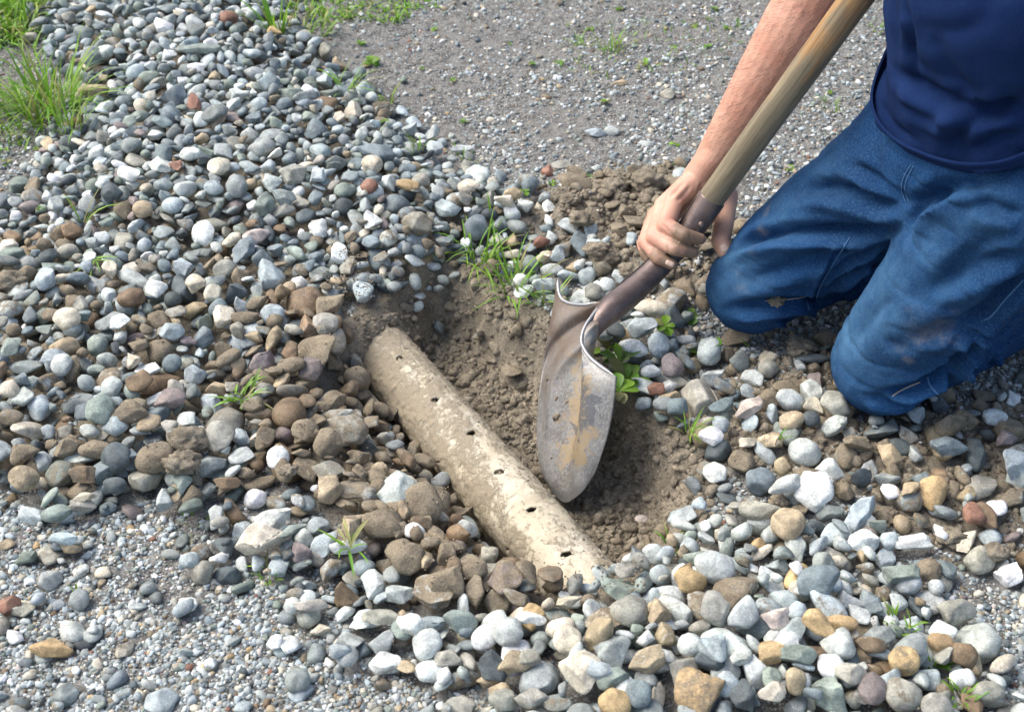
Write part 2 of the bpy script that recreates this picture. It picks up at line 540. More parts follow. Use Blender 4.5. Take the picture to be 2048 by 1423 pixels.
# stones that can be told apart in the photograph: px, py, width, height, tilt, tone, mud, shape
HAND = '''236 648 52 34 10 white 0 angular|313 580 34 38 70 white 0 angular|140 658 56 44 0 cream .1 round|99 575 38 62 80 bluepale 0 flat|263 597 56 40 0 brown .2 round
219 540 46 36 -20 cream 0 angular|208 850 52 70 95 green .05 oval|545 619 50 42 0 bluepale .1 round|651 660 52 42 0 greytan .25 oval|554 905 46 44 0 white 0 round
342 657 52 38 -10 bluepale 0 oval|448 669 56 44 -15 cream .15 angular|338 800 68 46 0 purple .2 flat|277 770 52 52 60 brown .4 angular|273 864 82 52 15 brown .75 angular
256 833 50 34 10 cream .1 angular|391 754 48 46 0 bluepale .1 angular|224 776 42 40 0 pale .05 round|439 877 60 56 -20 greytan .4 oval|607 846 48 54 80 tan .8 oval
653 874 54 64 100 tan .8 oval|620 751 58 50 0 purple .45 angular|661 787 62 50 30 tan .7 angular|578 713 60 34 20 tan .8 oval|123 730 42 40 0 pale .05 round
29 703 46 40 0 green 0 angular|20 787 44 34 5 cream .1 oval|44 766 46 32 -20 blue 0 angular|108 712 56 30 5 bluepale 0 flat|391 573 38 42 80 cream .1 oval
425 583 36 30 0 cream .1 oval|448 534 46 36 25 greytan .1 oval|367 537 42 42 0 bluepale 0 angular|407 470 46 46 0 white .05 round|643 498 44 38 -20 white .05 oval
680 506 44 44 40 white .05 angular|22 498 54 28 0 green 0 oval|494 513 56 50 20 blue .05 angular|150 489 52 34 0 brown .4 oval|512 470 54 28 10 pink .05 oval
48 910 72 50 10 brown .75 angular|126 905 64 40 10 tan .7 angular|243 908 58 26 10 blue .1 flat|191 897 70 36 0 brown .8 oval|310 915 82 58 20 brown .85 round
46 955 62 46 -20 tan .5 oval|158 930 58 50 50 brown .55 angular|243 955 60 54 0 dark .3 round|316 960 46 42 0 pale .05 angular|362 968 46 46 30 green .05 angular
107 1005 60 34 15 green 0 oval|162 1008 60 28 10 greytan .1 flat|167 983 48 24 0 cream .1 angular|239 1007 48 32 0 dark .1 oval|456 977 54 24 -5 brown .2 flat
127 1076 58 26 -5 bluepale 0 oval|158 1196 40 40 0 grey .1 round|456 1152 54 38 5 dark .1 oval|386 1144 44 34 0 bluepale .1 oval|443 1124 46 26 5 white 0 angular
525 1075 110 62 10 cream .25 angular|592 1084 58 22 35 green 0 flat|601 1110 50 44 0 purple .25 angular|650 1084 50 62 80 bluepale .05 angular|595 1360 50 46 0 grey 0 round
621 1209 74 22 5 greytan .1 flat|20 1204 48 46 0 red .45 angular|107 1304 92 38 -10 ochre .45 flat|423 1326 36 24 -10 white 0 angular|367 1300 38 24 -10 bluepale 0 angular
640 1258 42 26 10 cream 0 angular|555 1282 40 34 0 white 0 angular|843 1016 84 82 0 brown .9 round|768 1036 92 60 0 tan .8 oval|828 1068 44 32 0 white 0 round
817 1108 70 58 0 brown .85 round|886 1149 84 96 70 brown .85 angular|947 1132 56 46 0 brown .8 oval|809 954 44 46 90 cream .2 oval|698 1113 76 32 5 pale .15 oval
691 1186 56 44 0 brown .35 angular|749 1190 54 54 50 white .1 angular|794 1210 70 36 -10 pale .05 angular|768 1244 86 32 5 greytan .1 flat|828 1251 54 50 40 white 0 angular
917 1263 76 40 -5 green .05 flat|971 1275 50 50 -60 white 0 round|1016 1260 60 52 0 pale .1 round|1060 1258 56 62 -55 ochre .15 angular|1058 1222 70 26 -5 white 0 oval
1125 1262 66 44 10 cream .1 round|1197 1265 48 76 60 tan .25 long|1258 1255 78 56 0 greytan .25 round|1316 1224 50 58 90 tan .35 angular|1299 1320 86 46 25 tan .1 flat
1190 1337 74 40 -10 bluepale 0 oval|1163 1381 72 90 -60 cream .2 flat|1231 1402 58 62 80 ochre .25 round|988 1333 62 60 0 dark .2 angular|901 1310 54 58 60 greytan .1 angular
766 1337 78 44 10 white .05 angular|1053 1323 58 44 -10 greytan .2 angular|1029 1366 74 46 15 tan .2 flat|1009 1409 62 44 0 greytan 0 oval|1067 1405 74 50 -10 greytan .1 angular
1275 1391 54 48 0 blue 0 oval|1134 1303 56 50 0 cream .15 round|1231 1354 78 38 25 green .1 flat|1625 1005 80 68 -15 white .05 angular|1574 1067 70 60 0 tan .35 round
1861 1004 56 74 70 ochre .25 oval|1950 1023 46 42 30 red .1 oval|1878 917 94 46 5 blue .25 angular|1951 913 40 68 85 dark .2 oval|1782 903 50 52 60 tan .15 angular
2023 965 60 56 0 bluepale 0 angular|1717 1040 86 52 35 bluepale .1 angular|1729 1082 66 46 0 white .1 angular|1780 1082 34 38 60 bluepale .05 oval|1826 1101 84 36 5 white .15 angular
1955 1132 62 50 15 greytan .25 oval|1895 1135 68 40 -25 blue .1 angular|2018 1159 66 54 -15 white .05 angular|1635 1183 90 60 15 blue .05 oval|1375 1192 66 50 -10 ochre .1 oval
1427 1173 88 62 -30 pale .05 oval|1485 1231 62 62 -40 pale .05 oval|1430 1231 60 60 50 greytan .3 oval|1681 1248 74 36 -3 ochre .1 oval|1799 1146 86 34 0 green .1 flat
1854 1163 56 44 0 brown .75 oval|1498 818 64 42 10 pink .05 angular|1543 835 24 44 90 bluepale 0 long|1584 840 52 38 10 tan .3 oval|1621 843 36 30 0 dark .3 round
1627 823 42 30 -30 cream 0 angular|1673 806 62 48 -30 greytan .2 oval|1618 797 50 44 -40 pale .1 angular|1440 828 52 28 5 blue 0 flat|1423 864 50 38 0 white .05 oval
1430 954 42 44 60 white .05 oval|1891 859 76 46 -5 brown .8 angular|1932 831 50 48 70 tan .55 angular|1980 857 52 32 -5 pale .1 oval|2011 872 56 36 25 purple .2 angular
1522 1019 92 44 -10 greytan .4 oval|1570 975 76 32 15 pale .05 long|1707 886 68 36 0 brown .8 angular|1392 1383 84 94 60 ochre .55 angular|1808 1321 64 56 0 ochre .5 round
1881 1284 50 38 -30 ochre .15 oval|1925 1311 50 52 60 brown .45 oval|1669 1308 58 50 30 white 0 oval|1700 1345 70 42 0 greytan .05 oval|1746 1374 56 58 0 purple .05 oval
1806 1390 64 74 -60 greytan .5 oval|1874 1407 62 50 0 greytan 0 round|1700 1400 72 46 0 white 0 angular|1919 1372 50 38 10 white 0 oval|1973 1383 68 38 -5 greytan 0 oval
1621 1386 44 32 0 blue .1 angular|1538 1349 54 50 0 green .05 angular|1495 1376 62 60 20 dark .35 angular|1543 1393 46 60 60 cream .15 angular|1584 1383 42 54 80 tan .15 oval
1420 1314 62 44 -30 dark .05 oval|1481 1308 48 50 -60 pale 0 angular|1427 1287 68 56 0 bluepale .05 angular|1546 1301 60 46 0 ochre .4 oval|1580 1280 54 50 -30 white .1 angular
1632 1267 60 68 70 ochre .4 angular|1553 1236 58 56 -50 pink .1 angular|1587 1321 86 36 -10 green .2 flat|1741 1290 60 34 -5 brown .3 oval|1450 1407 44 50 90 bluepale 0 oval
354 345 28 24 0 red 0 angular|437 331 48 36 25 cream .05 oval|383 314 46 28 0 white 0 oval|321 345 42 36 40 white 0 angular|267 400 46 34 -20 white 0 angular
393 132 38 22 0 white 0 oval|547 72 40 18 0 ochre 0 angular|396 92 90 20 0 green 0 long|183 106 46 36 15 grey 0 oval|393 212 44 30 -40 red .1 angular
195 208 62 28 0 tan .3 oval|219 229 38 20 5 white 0 angular|430 232 58 30 20 grey 0 oval|591 355 54 48 -40 greytan .05 angular|632 352 36 44 70 bluepale 0 angular
538 362 50 36 -20 pale .1 angular|567 390 44 36 20 grey 0 angular|475 379 44 42 0 grey 0 round|429 383 40 30 0 bluepale 0 oval|528 407 40 50 90 green .05 angular
224 386 38 44 90 dark 0 oval|325 304 38 38 0 blue 0 oval|610 198 38 28 0 bluepale 0 oval|612 226 46 24 -5 grey 0 oval|290 441 44 34 -10 tan .1 oval
1095 342 24 34 95 red .1 flat|1026 388 36 28 0 tan .05 round|1194 267 48 18 0 bluepale 0 flat|925 301 48 16 0 pale .1 flat|1127 330 46 22 0 greytan .1 flat
1295 284 34 16 5 pale 0 flat|1238 164 36 14 5 tan .1 flat|738 372 34 32 20 red .1 oval|816 376 46 24 -10 ochre .1 oval|744 342 42 36 0 cream 0 oval
757 308 92 44 -20 blue 0 angular|744 455 36 46 -60 white .1 angular|939 417 44 30 10 cream .05 oval|1014 420 52 36 -15 cream .1 angular|830 448 68 48 0 greytan .55 angular
1081 478 38 26 0 red .2 angular|1363 349 36 30 0 bluepale .1 round|1265 476 26 38 70 bluepale .1 angular|1117 502 36 36 -60 bluepale .05 angular|1214 570 32 28 -30 pale .1 round
1186 581 36 32 0 greytan .15 round|1302 623 68 36 -8 cream .15 oval|1247 664 40 28 -35 ochre .2 flat|1208 669 58 44 0 bluepale .05 oval|1280 664 66 44 0 bluepale .05 angular
1229 694 34 34 60 dark 0 oval|1254 699 22 40 65 green 0 long|1315 716 46 46 0 bluepale .1 round|1344 730 46 44 0 purple .05 round|1265 726 60 32 -20 white .05 oval
1312 775 36 30 0 red .3 angular|1330 800 46 32 0 grey .1 oval|1351 848 48 38 40 blue 0 oval|1301 751 42 26 0 pale .1 oval|1283 1037 30 22 0 pink .3 oval'''
for row in HAND.replace('\n', '|').split('|'):
    a = row.split()
    px, py, w, h, ang = map(float, a[:5]); tone, mud, sh = a[5], float(a[6]), a[7]
    z = .02
    for _ in range(3):
        c = at(px, py, z)
        i, j = int((c[0] - HX0) / HS), int((c[1] - HY0) / HS)
        if not (0 <= i < HNX and 0 <= j < HNY): break
        z = H[j, i] + .004
    c = at(px, py, z)
    D = (c - CO) @ FWD
    long_, short = max(w, h) * D / FPX / 2 * 1.04, min(w, h) * D / FPX / 2 * 1.04
    ang = math.radians(ang if w >= h else ang)
    thick = min(short, long_ * .62) * random.uniform(.85, 1.0)
    if sh == 'flat': thick = short * .75
    # the two longer axes lie in a plane leaning back towards the viewer
    lean = math.radians(28)
    R = Matrix.Rotation(lean, 3, 'X') @ Matrix.Rotation(ang + random.gauss(0, .06), 3, 'Z')
    mid = short / max(.80, 1 - .35 * (1 - thick / short))
    col = jig(TONE[tone], .05)
    if 0 <= i < HNX and 0 <= j < HNY:
        drop([(c[0], c[1])], (long_, mid, thick), R, dict(tone=tone, col=col, mud=mud * .9, shape=sh, hand=True), sink=.40, cap=.036, hold=True)


# ------------------------------------------------------------------ stone shapes
def stone_verts(st, sub, seed):
    r = np.random.default_rng(seed)
    Vb = ICO[sub][0]
    P = Vb.copy()
    sh = st['shape']
    ncut, lo, hi = {'angular': (15, .38, .72), 'flat': (11, .5, .85), 'round': (5, .78, .95), 'oval': (7, .62, .92), 'long': (8, .6, .9)}[sh]
    for _ in range(ncut):
        n = r.normal(size=3); n /= np.linalg.norm(n)
        d = r.uniform(lo, hi)
        q = P @ n - d
        k = .97 if sh in ('angular', 'flat') else .85
        P = P - np.where(q > 0, q * k, 0)[:, None] * n
    ph = r.uniform(0, 60, 3)
    n1 = vnoise(P[:, 0] * 1.7 + ph[0], P[:, 1] * 1.7 + ph[1], P[:, 2] * 1.7 + ph[2])
    n2 = vnoise(P[:, 0] * 5 + ph[1], P[:, 1] * 5 + ph[2], P[:, 2] * 5 + ph[0])
    am = (.30, .07) if sh == 'angular' else (.20, .025)
    P = P * (1 + am[0] * n1 + am[1] * n2)[:, None]
    mx = np.abs(P).max(0)
    P = P / mx * np.array(st['ax'])
    return P @ np.array(st['R']).T


# how much of each stone the photograph could show
vis = np.zeros(len(STONES))
ids, cnt = np.unique(ID[ID >= 0], return_counts=True)
vis[ids] = cnt
PXY, DD = to_px(np.array([s['c'] for s in STONES]))
score = vis * HS * HS * (FPX / DD) ** 2 / DD
inframe = (PXY[:, 0] > 5) & (PXY[:, 0] < 2043) & (PXY[:, 1] > 5) & (PXY[:, 1] < 1418)
# stones lying under the kneeling man's legs do not show
inframe &= ~((PXY[:, 0] > 1440) & (PXY[:, 1] < 660) & (PXY[:, 1] > 300) & (PXY[:, 0] - 1400 > (560 - PXY[:, 1]) * .8))
inframe &= ~((PXY[:, 0] > 1700) & (PXY[:, 1] < 790))
score = np.where(inframe, score, 0)
hand_i = [i for i, s in enumerate(STONES) if s['hand'] and inframe[i] and score[i] > 0]
order = [i for i in np.argsort(-score) if not STONES[i]['hand']]
single = set(hand_i) | set(order[:max(0, 298 - len(hand_i))])
inst_v, inst_f, inst_c, inst_m, inst_w = [], [], [], [], []
off = 0
for i, s in enumerate(STONES):
    if i in single: continue
    if vis[i] == 0: continue
    px, py = PXY[i]
    sub = 3 if -60 < px < 2100 and -60 < py < 1480 and max(s['ax']) > .014 else 2
    P = stone_verts(s, sub, i) + s['c']
    inst_v.append(P); inst_f.append(ICO[sub][1] + off); off += len(P)
    inst_c.append(np.tile(s['col'], (len(P), 1))); inst_m.append(np.full(len(P), s['mud']))
    inst_w.append(np.full(len(P), 1. if random.random() < .10 else 0.))
me = mesh_np('pebbles', np.vstack(inst_v), np.vstack(inst_f), attrs=dict(tint=np.vstack(inst_c), mud=np.concatenate(inst_m), vein=np.concatenate(inst_w)))
tagit(link('pebbles', me, M_STONE), 'grey and tan river pebbles heaped on both sides of the trench', 'pebbles', kind='stuff')

# labels that single each stone out
TW = dict(grey='mid grey', blue='slate blue', dark='charcoal grey', pale='pale grey', white='white', tan='tan', ochre='ochre yellow', brown='dark brown', red='rust red',
          purple='purplish grey', cream='cream', green='greenish grey', pink='pinkish white', bluepale='pale bluish', greytan='beige grey')
SHW = dict(round='round', oval='oval', flat='flat', angular='angular', long='long')
MARKS = [(745, 690, "the pipe's far end"), (1160, 1170, "the pipe's near end"), (1135, 960, "the blade tip"), (1200, 610, 'the shovel neck'),
         (870, 850, "the pipe's middle"), (1440, 640, 'the far knee'), (1740, 830, 'the near knee'), (100, 200, 'the tall grass tuft'),
         (490, 770, 'the grass sprig in the heap'), (1250, 760, 'the broad-leaved weed'), (960, 520, "the grass on the trench's far rim"), (525, 1075, 'the biggest cream rock'),
         (843, 1016, 'the roundest mud-brown stone'), (1635, 1183, 'the big slate blue stone'), (1625, 1005, 'the big white stone'), (1392, 1383, 'the big ochre rock at the bottom edge'),
         (208, 850, 'the upright greenish oval stone'), (396, 92, 'the long greenish stone'), (1878, 917, 'the slate blue block'), (354, 345, 'the small rust red chip'),
         (30, 600, "the photo's left edge"), (2040, 1100, "the photo's right edge"), (595, 1360, 'the lone round grey stone'), (700, 1085, 'the grass sprig on the trench lip'),
         (236, 648, 'the white angular stone on the left heap'), (40, 930, "the dirty brown rocks at the left edge"), (1800, 1240, 'the weed in the right-hand gravel'), (1200, 1345, 'the pale bluish stone in the bottom heap'),
         (757, 308, 'the large slate blue slab'), (1290, 1160, 'the near rim of the trench')]


def place_phrase(px, py, skip=8):
    c = sorted(((px - m[0]) ** 2 + ((py - m[1]) * 1.2) ** 2, m) for m in MARKS)
    d, m = next(((math.sqrt(a), b) for a, b in c if a > skip ** 2))
    dx, dy = px - m[0], py - m[1]
    if abs(dx) > 1.2 * abs(dy): w = 'left of' if dx < 0 else 'right of'
    elif abs(dy) > 1.6 * abs(dx): w = 'beyond' if dy < 0 else 'in front of'
    else: w = ('beyond and ' if dy < 0 else 'below and ') + ('left of' if dx < 0 else 'right of')
    near = 'just ' if d < 60 else ('' if d < 160 else 'well ')
    return near + w + ' ' + m[2]


order = sorted(single)
desc = {}
for i in order:
    s = STONES[i]
    big = 'large ' if max(s['ax']) > .024 else ('small ' if max(s['ax']) < .0145 else '')
    dirty = 'muddy ' if s['mud'] > .42 else ''
    desc[i] = (big, dirty, TW[s['tone']], SHW[s['shape']])
used_labels = set()
arr = np.array(order); axy = PXY[arr]
for i in order:
    big, dirty, tw, shw = desc[i]
    px, py = PXY[i]
    near = arr[np.argsort(np.hypot(axy[:, 0] - px, axy[:, 1] - py))][1:8]
    base = f'{big}{dirty}{tw} {shw} stone {place_phrase(px, py)}'
    lab = base
    for n in near:
        if lab not in used_labels and len(lab.split()) <= 16: break
        b2, d2, t2, s2 = desc[n]
        lab = f'{big}{dirty}{tw} {shw} stone {place_phrase(px, py, 30)}, by a {t2} one'
        if len(lab.split()) > 16: lab = f'{dirty}{tw} {shw} stone {place_phrase(px, py, 30)}, by a {t2} one'
        if lab in used_labels:
            nx_, ny_ = PXY[n]
            lab = f'{tw} {shw} stone touching the {s2} {t2} one {place_phrase(nx_, ny_)}'
    if len(lab.split()) > 16: lab = ' '.join(lab.split()[:16])
    if lab in used_labels:
        lab = f'{tw} {shw} stone {"upper" if py < 700 else "lower"} down, between a {desc[near[0]][2]} and a {desc[near[1]][2]} one'
    used_labels.add(lab)
    s = STONES[i]
    P = stone_verts(s, 4 if max(s['ax']) > .015 else 3, i)
    n = len(P)
    me = mesh_np('river_stone', P, ICO[4 if max(s['ax']) > .015 else 3][1], attrs=dict(tint=np.tile(s['col'], (n, 1)), mud=np.full(n, s['mud']), vein=np.full(n, 1. if random.random() < .14 else 0.)))
    o = link('river_stone', me, M_STONE, loc=tuple(s['c']))
    tagit(o, lab, 'stone', 'river stones heaped round the trench')

# ------------------------------------------------------------------ grit and crumbs
LIB = {}


def scatter_mesh(name, C, S, cols, mat, sub=1, flat=.6, nlib=14, muds=None, label=None, cat=None, amp=.55, rough=1.0):
    key = (sub, nlib, amp)
    if key not in LIB:
        r = np.random.default_rng(sub * 7 + int(amp * 100))
        Vb, Fb = ICO[sub]
        L = []
        for k in range(nlib):
            P = Vb.copy()
            for _ in range(5):
                n = r.normal(size=3); n /= np.linalg.norm(n)
                q = P @ n - r.uniform(.5, .9); P = P - np.where(q > 0, q, 0)[:, None] * n
            ph = r.uniform(0, 50, 3)
            P = P * (1 + amp * vnoise(P[:, 0] * 2.1 + ph[0], P[:, 1] * 2.1 + ph[1], P[:, 2] * 2.1 + ph[2]))[:, None]
            if sub > 1: P = P * (1 + .35 * amp * vnoise(P[:, 0] * 6 + ph[0], P[:, 1] * 6 + ph[1], P[:, 2] * 6 + ph[2]))[:, None]
            L.append(P)
        LIB[key] = np.array(L), Fb
    L, Fb = LIB[key]
    n = len(C)
    k = rng.integers(0, nlib, n)
    sc = S[:, None] * np.stack([rng.uniform(.8, 1.25, n), rng.uniform(.65, 1.0, n), rng.uniform(flat * .8, flat * 1.2, n)], 1)
    yaw = rng.uniform(0, 6.283, n); til = rng.normal(0, .4, n)
    P = L[k] * sc[:, None, :]
    cy, sy, ct, st = np.cos(yaw), np.sin(yaw), np.cos(til), np.sin(til)
    x, y, z = P[..., 0], P[..., 1], P[..., 2]
    y, z = y * ct[:, None] - z * st[:, None], y * st[:, None] + z * ct[:, None]
    x, y = x * cy[:, None] - y * sy[:, None], x * sy[:, None] + y * cy[:, None]
    P = np.stack([x, y, z], -1) + C[:, None, :]
    nv = L.shape[1]
    F = (Fb[None] + (np.arange(n) * nv)[:, None, None]).reshape(-1, 3)
    me = mesh_np(name, P.reshape(-1, 3), F, smooth=sub > 1, attrs=dict(tint=np.repeat(cols, nv, 0)) if cols is not None else None)
    o = link(name, me, mat)
    if label: tagit(o, label, cat, kind='stuff')
    return o


def hsample(x, y, G=None):
    G = H if G is None else G
    i = np.clip(((x - HX0) / HS).astype(int), 0, HNX - 1); j = np.clip(((y - HY0) / HS).astype(int), 0, HNY - 1)
    return G[j, i], ID[j, i]


def rand_pts(n):                          # even on the ground as the lens meets it
    py = rng.uniform(0, 1, n) ** .9 * 1560 - 80; px = rng.uniform(-90, 2140, n)
    d = FWD[None] + ((px - SRC_W / 2) / FPX)[:, None] * RT + ((SRC_H / 2 - py) / FPX)[:, None] * UP
    t = -CAM_H / d[:, 2]
    return CO + d * t[:, None], px, py


C, px, py = rand_pts(150000)
z, idd = hsample(C[:, 0], C[:, 1])
_, so, ro, dT = terrain(C[:, 0], C[:, 1])
dens = .34 + 1.25 * sstep(-.25, .25, vnoise(C[:, 0] * 6, C[:, 1] * 6, 3) + vnoise(C[:, 0] * 17, C[:, 1] * 17, 9) * .7)
keep = (idd < 0) & (dT < -.005) & (rng.uniform(0, 1, len(C)) < np.clip(dens - ro * .8 - .05 * (py < 450), .03, 1))
C, z, py = C[keep], z[keep], py[keep]
S = np.exp(rng.normal(0, .45, len(C))) * .0021
S = np.clip(S * np.where(py < 420, 1.1, 1.0), .0012, .0062)
C[:, 2] = z + S * .15
names = list(TONE)
wts = np.array([PALE.get(k, .15) for k in names]); wts = wts / wts.sum()
cols = np.array([TONE[k] for k in names])[rng.choice(len(names), len(C), p=wts)] * rng.uniform(.55, 1.15, (len(C), 1))
bigm = S > .0032
scatter_mesh('gravel', C[bigm], S[bigm], np.clip(cols[bigm], 0, .8), M_GRIT, sub=2, label='fine pale grit and small gravel bedded in the packed ground', cat='gravel')
scatter_mesh('coarse_sand', C[~bigm], S[~bigm], np.clip(cols[~bigm], 0, .8), M_GRIT, sub=1, label='coarse grey sand grains covering the packed yard', cat='sand')

# crumbs of soil: in the trench, on the clod patch, between the muddy stones, over the far end of the pipe
C, px, py = rand_pts(230000)
z, idd = hsample(C[:, 0], C[:, 1])
_, so, ro, dT = terrain(C[:, 0], C[:, 1])
ad, t, side = axis_d(C[:, 0], C[:, 1])
mudm = np.array([s['mud'] for s in STONES])
im = np.where(idd >= 0, mudm[np.maximum(idd, 0)], 0)
onpipe = (ad < PR)
pr = np.where(idd < 0, np.clip(ro * .75 + (so > .5) * .25, 0, 1), np.clip(im - .55, 0, .2) * .22)
pr = np.where(onpipe, np.clip(1.1 - t * 1.15, .10, 1) * (.25 + 1.6 * (vnoise(C[:, 0] * 45, C[:, 1] * 45) + .5 * vnoise(C[:, 0] * 140, C[:, 1] * 140) > .04)), pr)
keep = rng.uniform(0, 1, len(C)) < pr
C, z, onp = C[keep], z[keep], onpipe[keep]
S = np.clip(np.exp(rng.normal(0, .55, len(C))) * .0023, .001, .010)
S = np.where(onp, np.minimum(S * .8, .0034), S); S = np.where(idd[keep] >= 0, np.minimum(S, .0015), S)
C[:, 2] = z + S * .1
bigm = S > .0034
scatter_mesh('soil_crumbs', C[bigm], S[bigm], None, M_CRUMB, sub=2, flat=.8, amp=.9, label='loose crumbs of brown soil lying in and around the trench', cat='soil')
scatter_mesh('fine_soil', C[~bigm], S[~bigm], None, M_CRUMB, sub=1, flat=.8, amp=.9, label='fine brown soil grains dusting the trench walls and pipe', cat='soil')

# larger clods, each its own thing
CLOD_P = [(1140, 400, 34, 'small dark clod at the left end of the dug soil'), (1225, 375, 46, 'crusty clod in the middle of the dug soil beyond the hand'), (1290, 365, 60, 'long ragged clod at the crest of the dug soil'),
          (1345, 372, 52, 'darkest clod, against the wrist'), (1215, 520, 48, 'flattened mud clod left of the gripping hand'), (1160, 440, 40, 'rounded clod between the dug soil and the pebbles'),
          (1195, 500, 40, 'knobbly clod below the rounded one, left of the fingers'), (1260, 545, 44, 'oblong clod just above the shovel neck'), (1330, 450, 30, 'clod peeping out beside the knuckles'),
          (850, 420, 40, 'dark mud lump on the pebbles beyond the trench rim'), (905, 460, 34, 'small mud lump in the pebbles beyond the grass'), (25, 565, 56, 'rooty dark clod at the left edge, upper one'),
          (30, 625, 60, 'broad dark clod at the left edge, lower one'), (385, 880, 70, 'dark crumbling clod on the muddy stones left of the pipe'), (360, 925, 60, 'wet clod at the foot of the muddy stones'),
          (575, 940, 30, 'little clod by the round white stone'), (1600, 700, 50, 'clod wedged under the far knee'), (1560, 1000, 30, 'clod among pale stones right of the trench'),
          (1770, 1035, 46, 'loose clod right of the big white stone'), (1900, 1075, 50, 'loose clod near the right edge'), (1990, 1105, 44, 'rootlet-covered clod at the right edge'),
          (1830, 985, 36, 'clod beside the ochre oval stone'), (720, 690, 50, 'mud clod capping the far end of the pipe'), (770, 640, 44, 'mud clod behind the far end of the pipe')]
for k, (px, py, w, lab) in enumerate(CLOD_P):
    c = at(px, py, .02)
    hz, _ = hsample(np.array([c[0]]), np.array([c[1]]))
    c = at(px, py, hz[0]); D = (c - CO) @ FWD
    r0 = w * D / FPX / 2
    Vb, Fb = ICO[4]
    q = Vb * 1.5 + k * 7.3
    n = vnoise(q[:, 0], q[:, 1], q[:, 2]) * .7 + vnoise(q[:, 0] * 2.6, q[:, 1] * 2.6, q[:, 2] * 2.6) * .5 + np.abs(vnoise(q[:, 0] * 6, q[:, 1] * 6, q[:, 2] * 6)) * .5 + vnoise(q[:, 0] * 12, q[:, 1] * 12, q[:, 2] * 12) * .15
    P = Vb * (1 + n)[:, None] * np.array([1.1, .85, .62]) * r0
    o = link('soil_clod', mesh_np('soil_clod', P, Fb), M_CRUMB, loc=(c[0], c[1], hz[0] + r0 * .12))
    tagit(o, lab, 'soil clod', 'clods of soil thrown up by the digging')


# ------------------------------------------------------------------ grass and weeds
def blade_mesh(items):                     # items: base, dir(2), length, width, bend, tint
    Vs, Fs, Cs = [], [], []
    off = 0
    for b, yaw, L, w, bend, lift, tint in items:
        n = 6
        t = np.linspace(0, 1, n)
        el = lift - bend * t
        ds = L / (n - 1)
        hx_ = np.concatenate([[0], np.cumsum(np.cos(el[:-1]) * ds)]); hz_ = np.concatenate([[0], np.cumsum(np.sin(el[:-1]) * ds)])
        ww = w * (1 - t ** 1.8) ** .8 * (.55 + .9 * np.minimum(t * 3, 1) * .5)
        dx, dy = math.cos(yaw), math.sin(yaw)
        cx = b[0] + hx_ * dx; cy_ = b[1] + hx_ * dy; cz = b[2] + hz_
        for sgn, dz in ((-1, .35), (0, 0), (1, .35)):
            Vs.append(np.stack([cx - dy * ww * sgn, cy_ + dx * ww * sgn, cz + ww * dz * abs(sgn)], 1))
        i = off + np.arange(n - 1)
        for a in (0, n):
            Fs.append(np.stack([i + a, i + a + 1, i + a + n + 1, i + a + n], 1))
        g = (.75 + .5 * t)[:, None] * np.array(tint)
        Cs += [g, g, g]
        off += 3 * n
    return np.vstack(Vs), np.vstack(Fs), np.clip(np.vstack(Cs), 0, 1)


G1 = np.array([.13, .31, .030]); G2 = np.array([.29, .50, .045]); G3 = np.array([.38, .38, .15])


def gtint():
    u = random.random()
    c = G1 * (1 - u) + G2 * u
    if random.random() < .2: c = G3 * random.uniform(.7, 1.1)
    return c * random.uniform(.75, 1.2)


def ground_at(px, py):
    z = 0
    for _ in range(3):
        c = at(px, py, z)
        z = float(hsample(np.array([c[0]]), np.array([c[1]]))[0][0])
    return at(px, py, z)


def tuft(px, py, n, L, label, spread=.02, w=.0016, lift=(.7, 1.5), kind=None, name='grass_tuft', cat='grass tuft', bend=(.3, 1.5), group='grass tufts growing through the gravel'):
    c = ground_at(px, py)
    it = []
    for _ in range(n):
        a = random.uniform(0, 6.283); r = spread * random.random() ** .7
        b = (r * math.cos(a), r * math.sin(a), -.004)
        it.append((b, a + random.gauss(0, .8), L * random.uniform(.45, 1.1), w * random.uniform(.7, 1.3), random.uniform(*bend), random.uniform(*lift), gtint()))
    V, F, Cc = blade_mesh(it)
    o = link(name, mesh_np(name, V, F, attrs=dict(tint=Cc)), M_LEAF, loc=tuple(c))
    tagit(o, label, cat, group, kind)
    return o


tuft(105, 225, 110, .15, 'tall dense grass tuft at the left edge of the pebble heap', .05, .0022)
tuft(60, 245, 50, .10, 'shorter tuft leaning from the left of the tall one', .045, .0018)
tuft(140, 255, 34, .09, 'arching thin tuft right in front of the tall grass', .025, .0015)
tuft(20, 215, 30, .09, 'tuft cut by the left edge beside the tall grass', .03, .0018)
tuft(968, 520, 26, .085, 'grass tuft on the far rim of the trench', .02, .0016, bend=(.6, 1.9))
tuft(945, 500, 12, .06, 'sparse tuft at the left end of the rim grass', .015, .0014, lift=(.3, 1.1))
tuft(1035, 580, 40, .085, 'bushiest rim tuft, hanging over the trench wall', .025, .0017, lift=(.3, 1.5))
tuft(1092, 605, 14, .06, 'small tuft touching the left shoulder of the blade', .012, .0015)
tuft(985, 470, 8, .07, 'thin upright blades among pebbles beyond the rim', .008, .0016, lift=(1.1, 1.55))
tuft(487, 790, 18, .046, 'bright star-shaped sprig in the left stone heap', .014, .0022, lift=(.2, 1.1), bend=(.4, 1.2))
tuft(700, 1092, 12, .042, 'short bright sprig on the near left lip of the trench', .012, .0018, lift=(.2, .9))
tuft(395, 1052, 12, .026, 'low straggly tuft on the grey gravel below the left heap', .02, .0014, lift=(.2, 1.2))
tuft(538, 1142, 22, .022, 'tiny low tuft in front of the biggest cream rock', .014, .0012)
tuft(1380, 862, 16, .040, 'small tuft at the right lip of the trench', .012, .0013)
tuft(1345, 1085, 8, .035, 'few blades inside the right wall of the trench', .008, .0014)
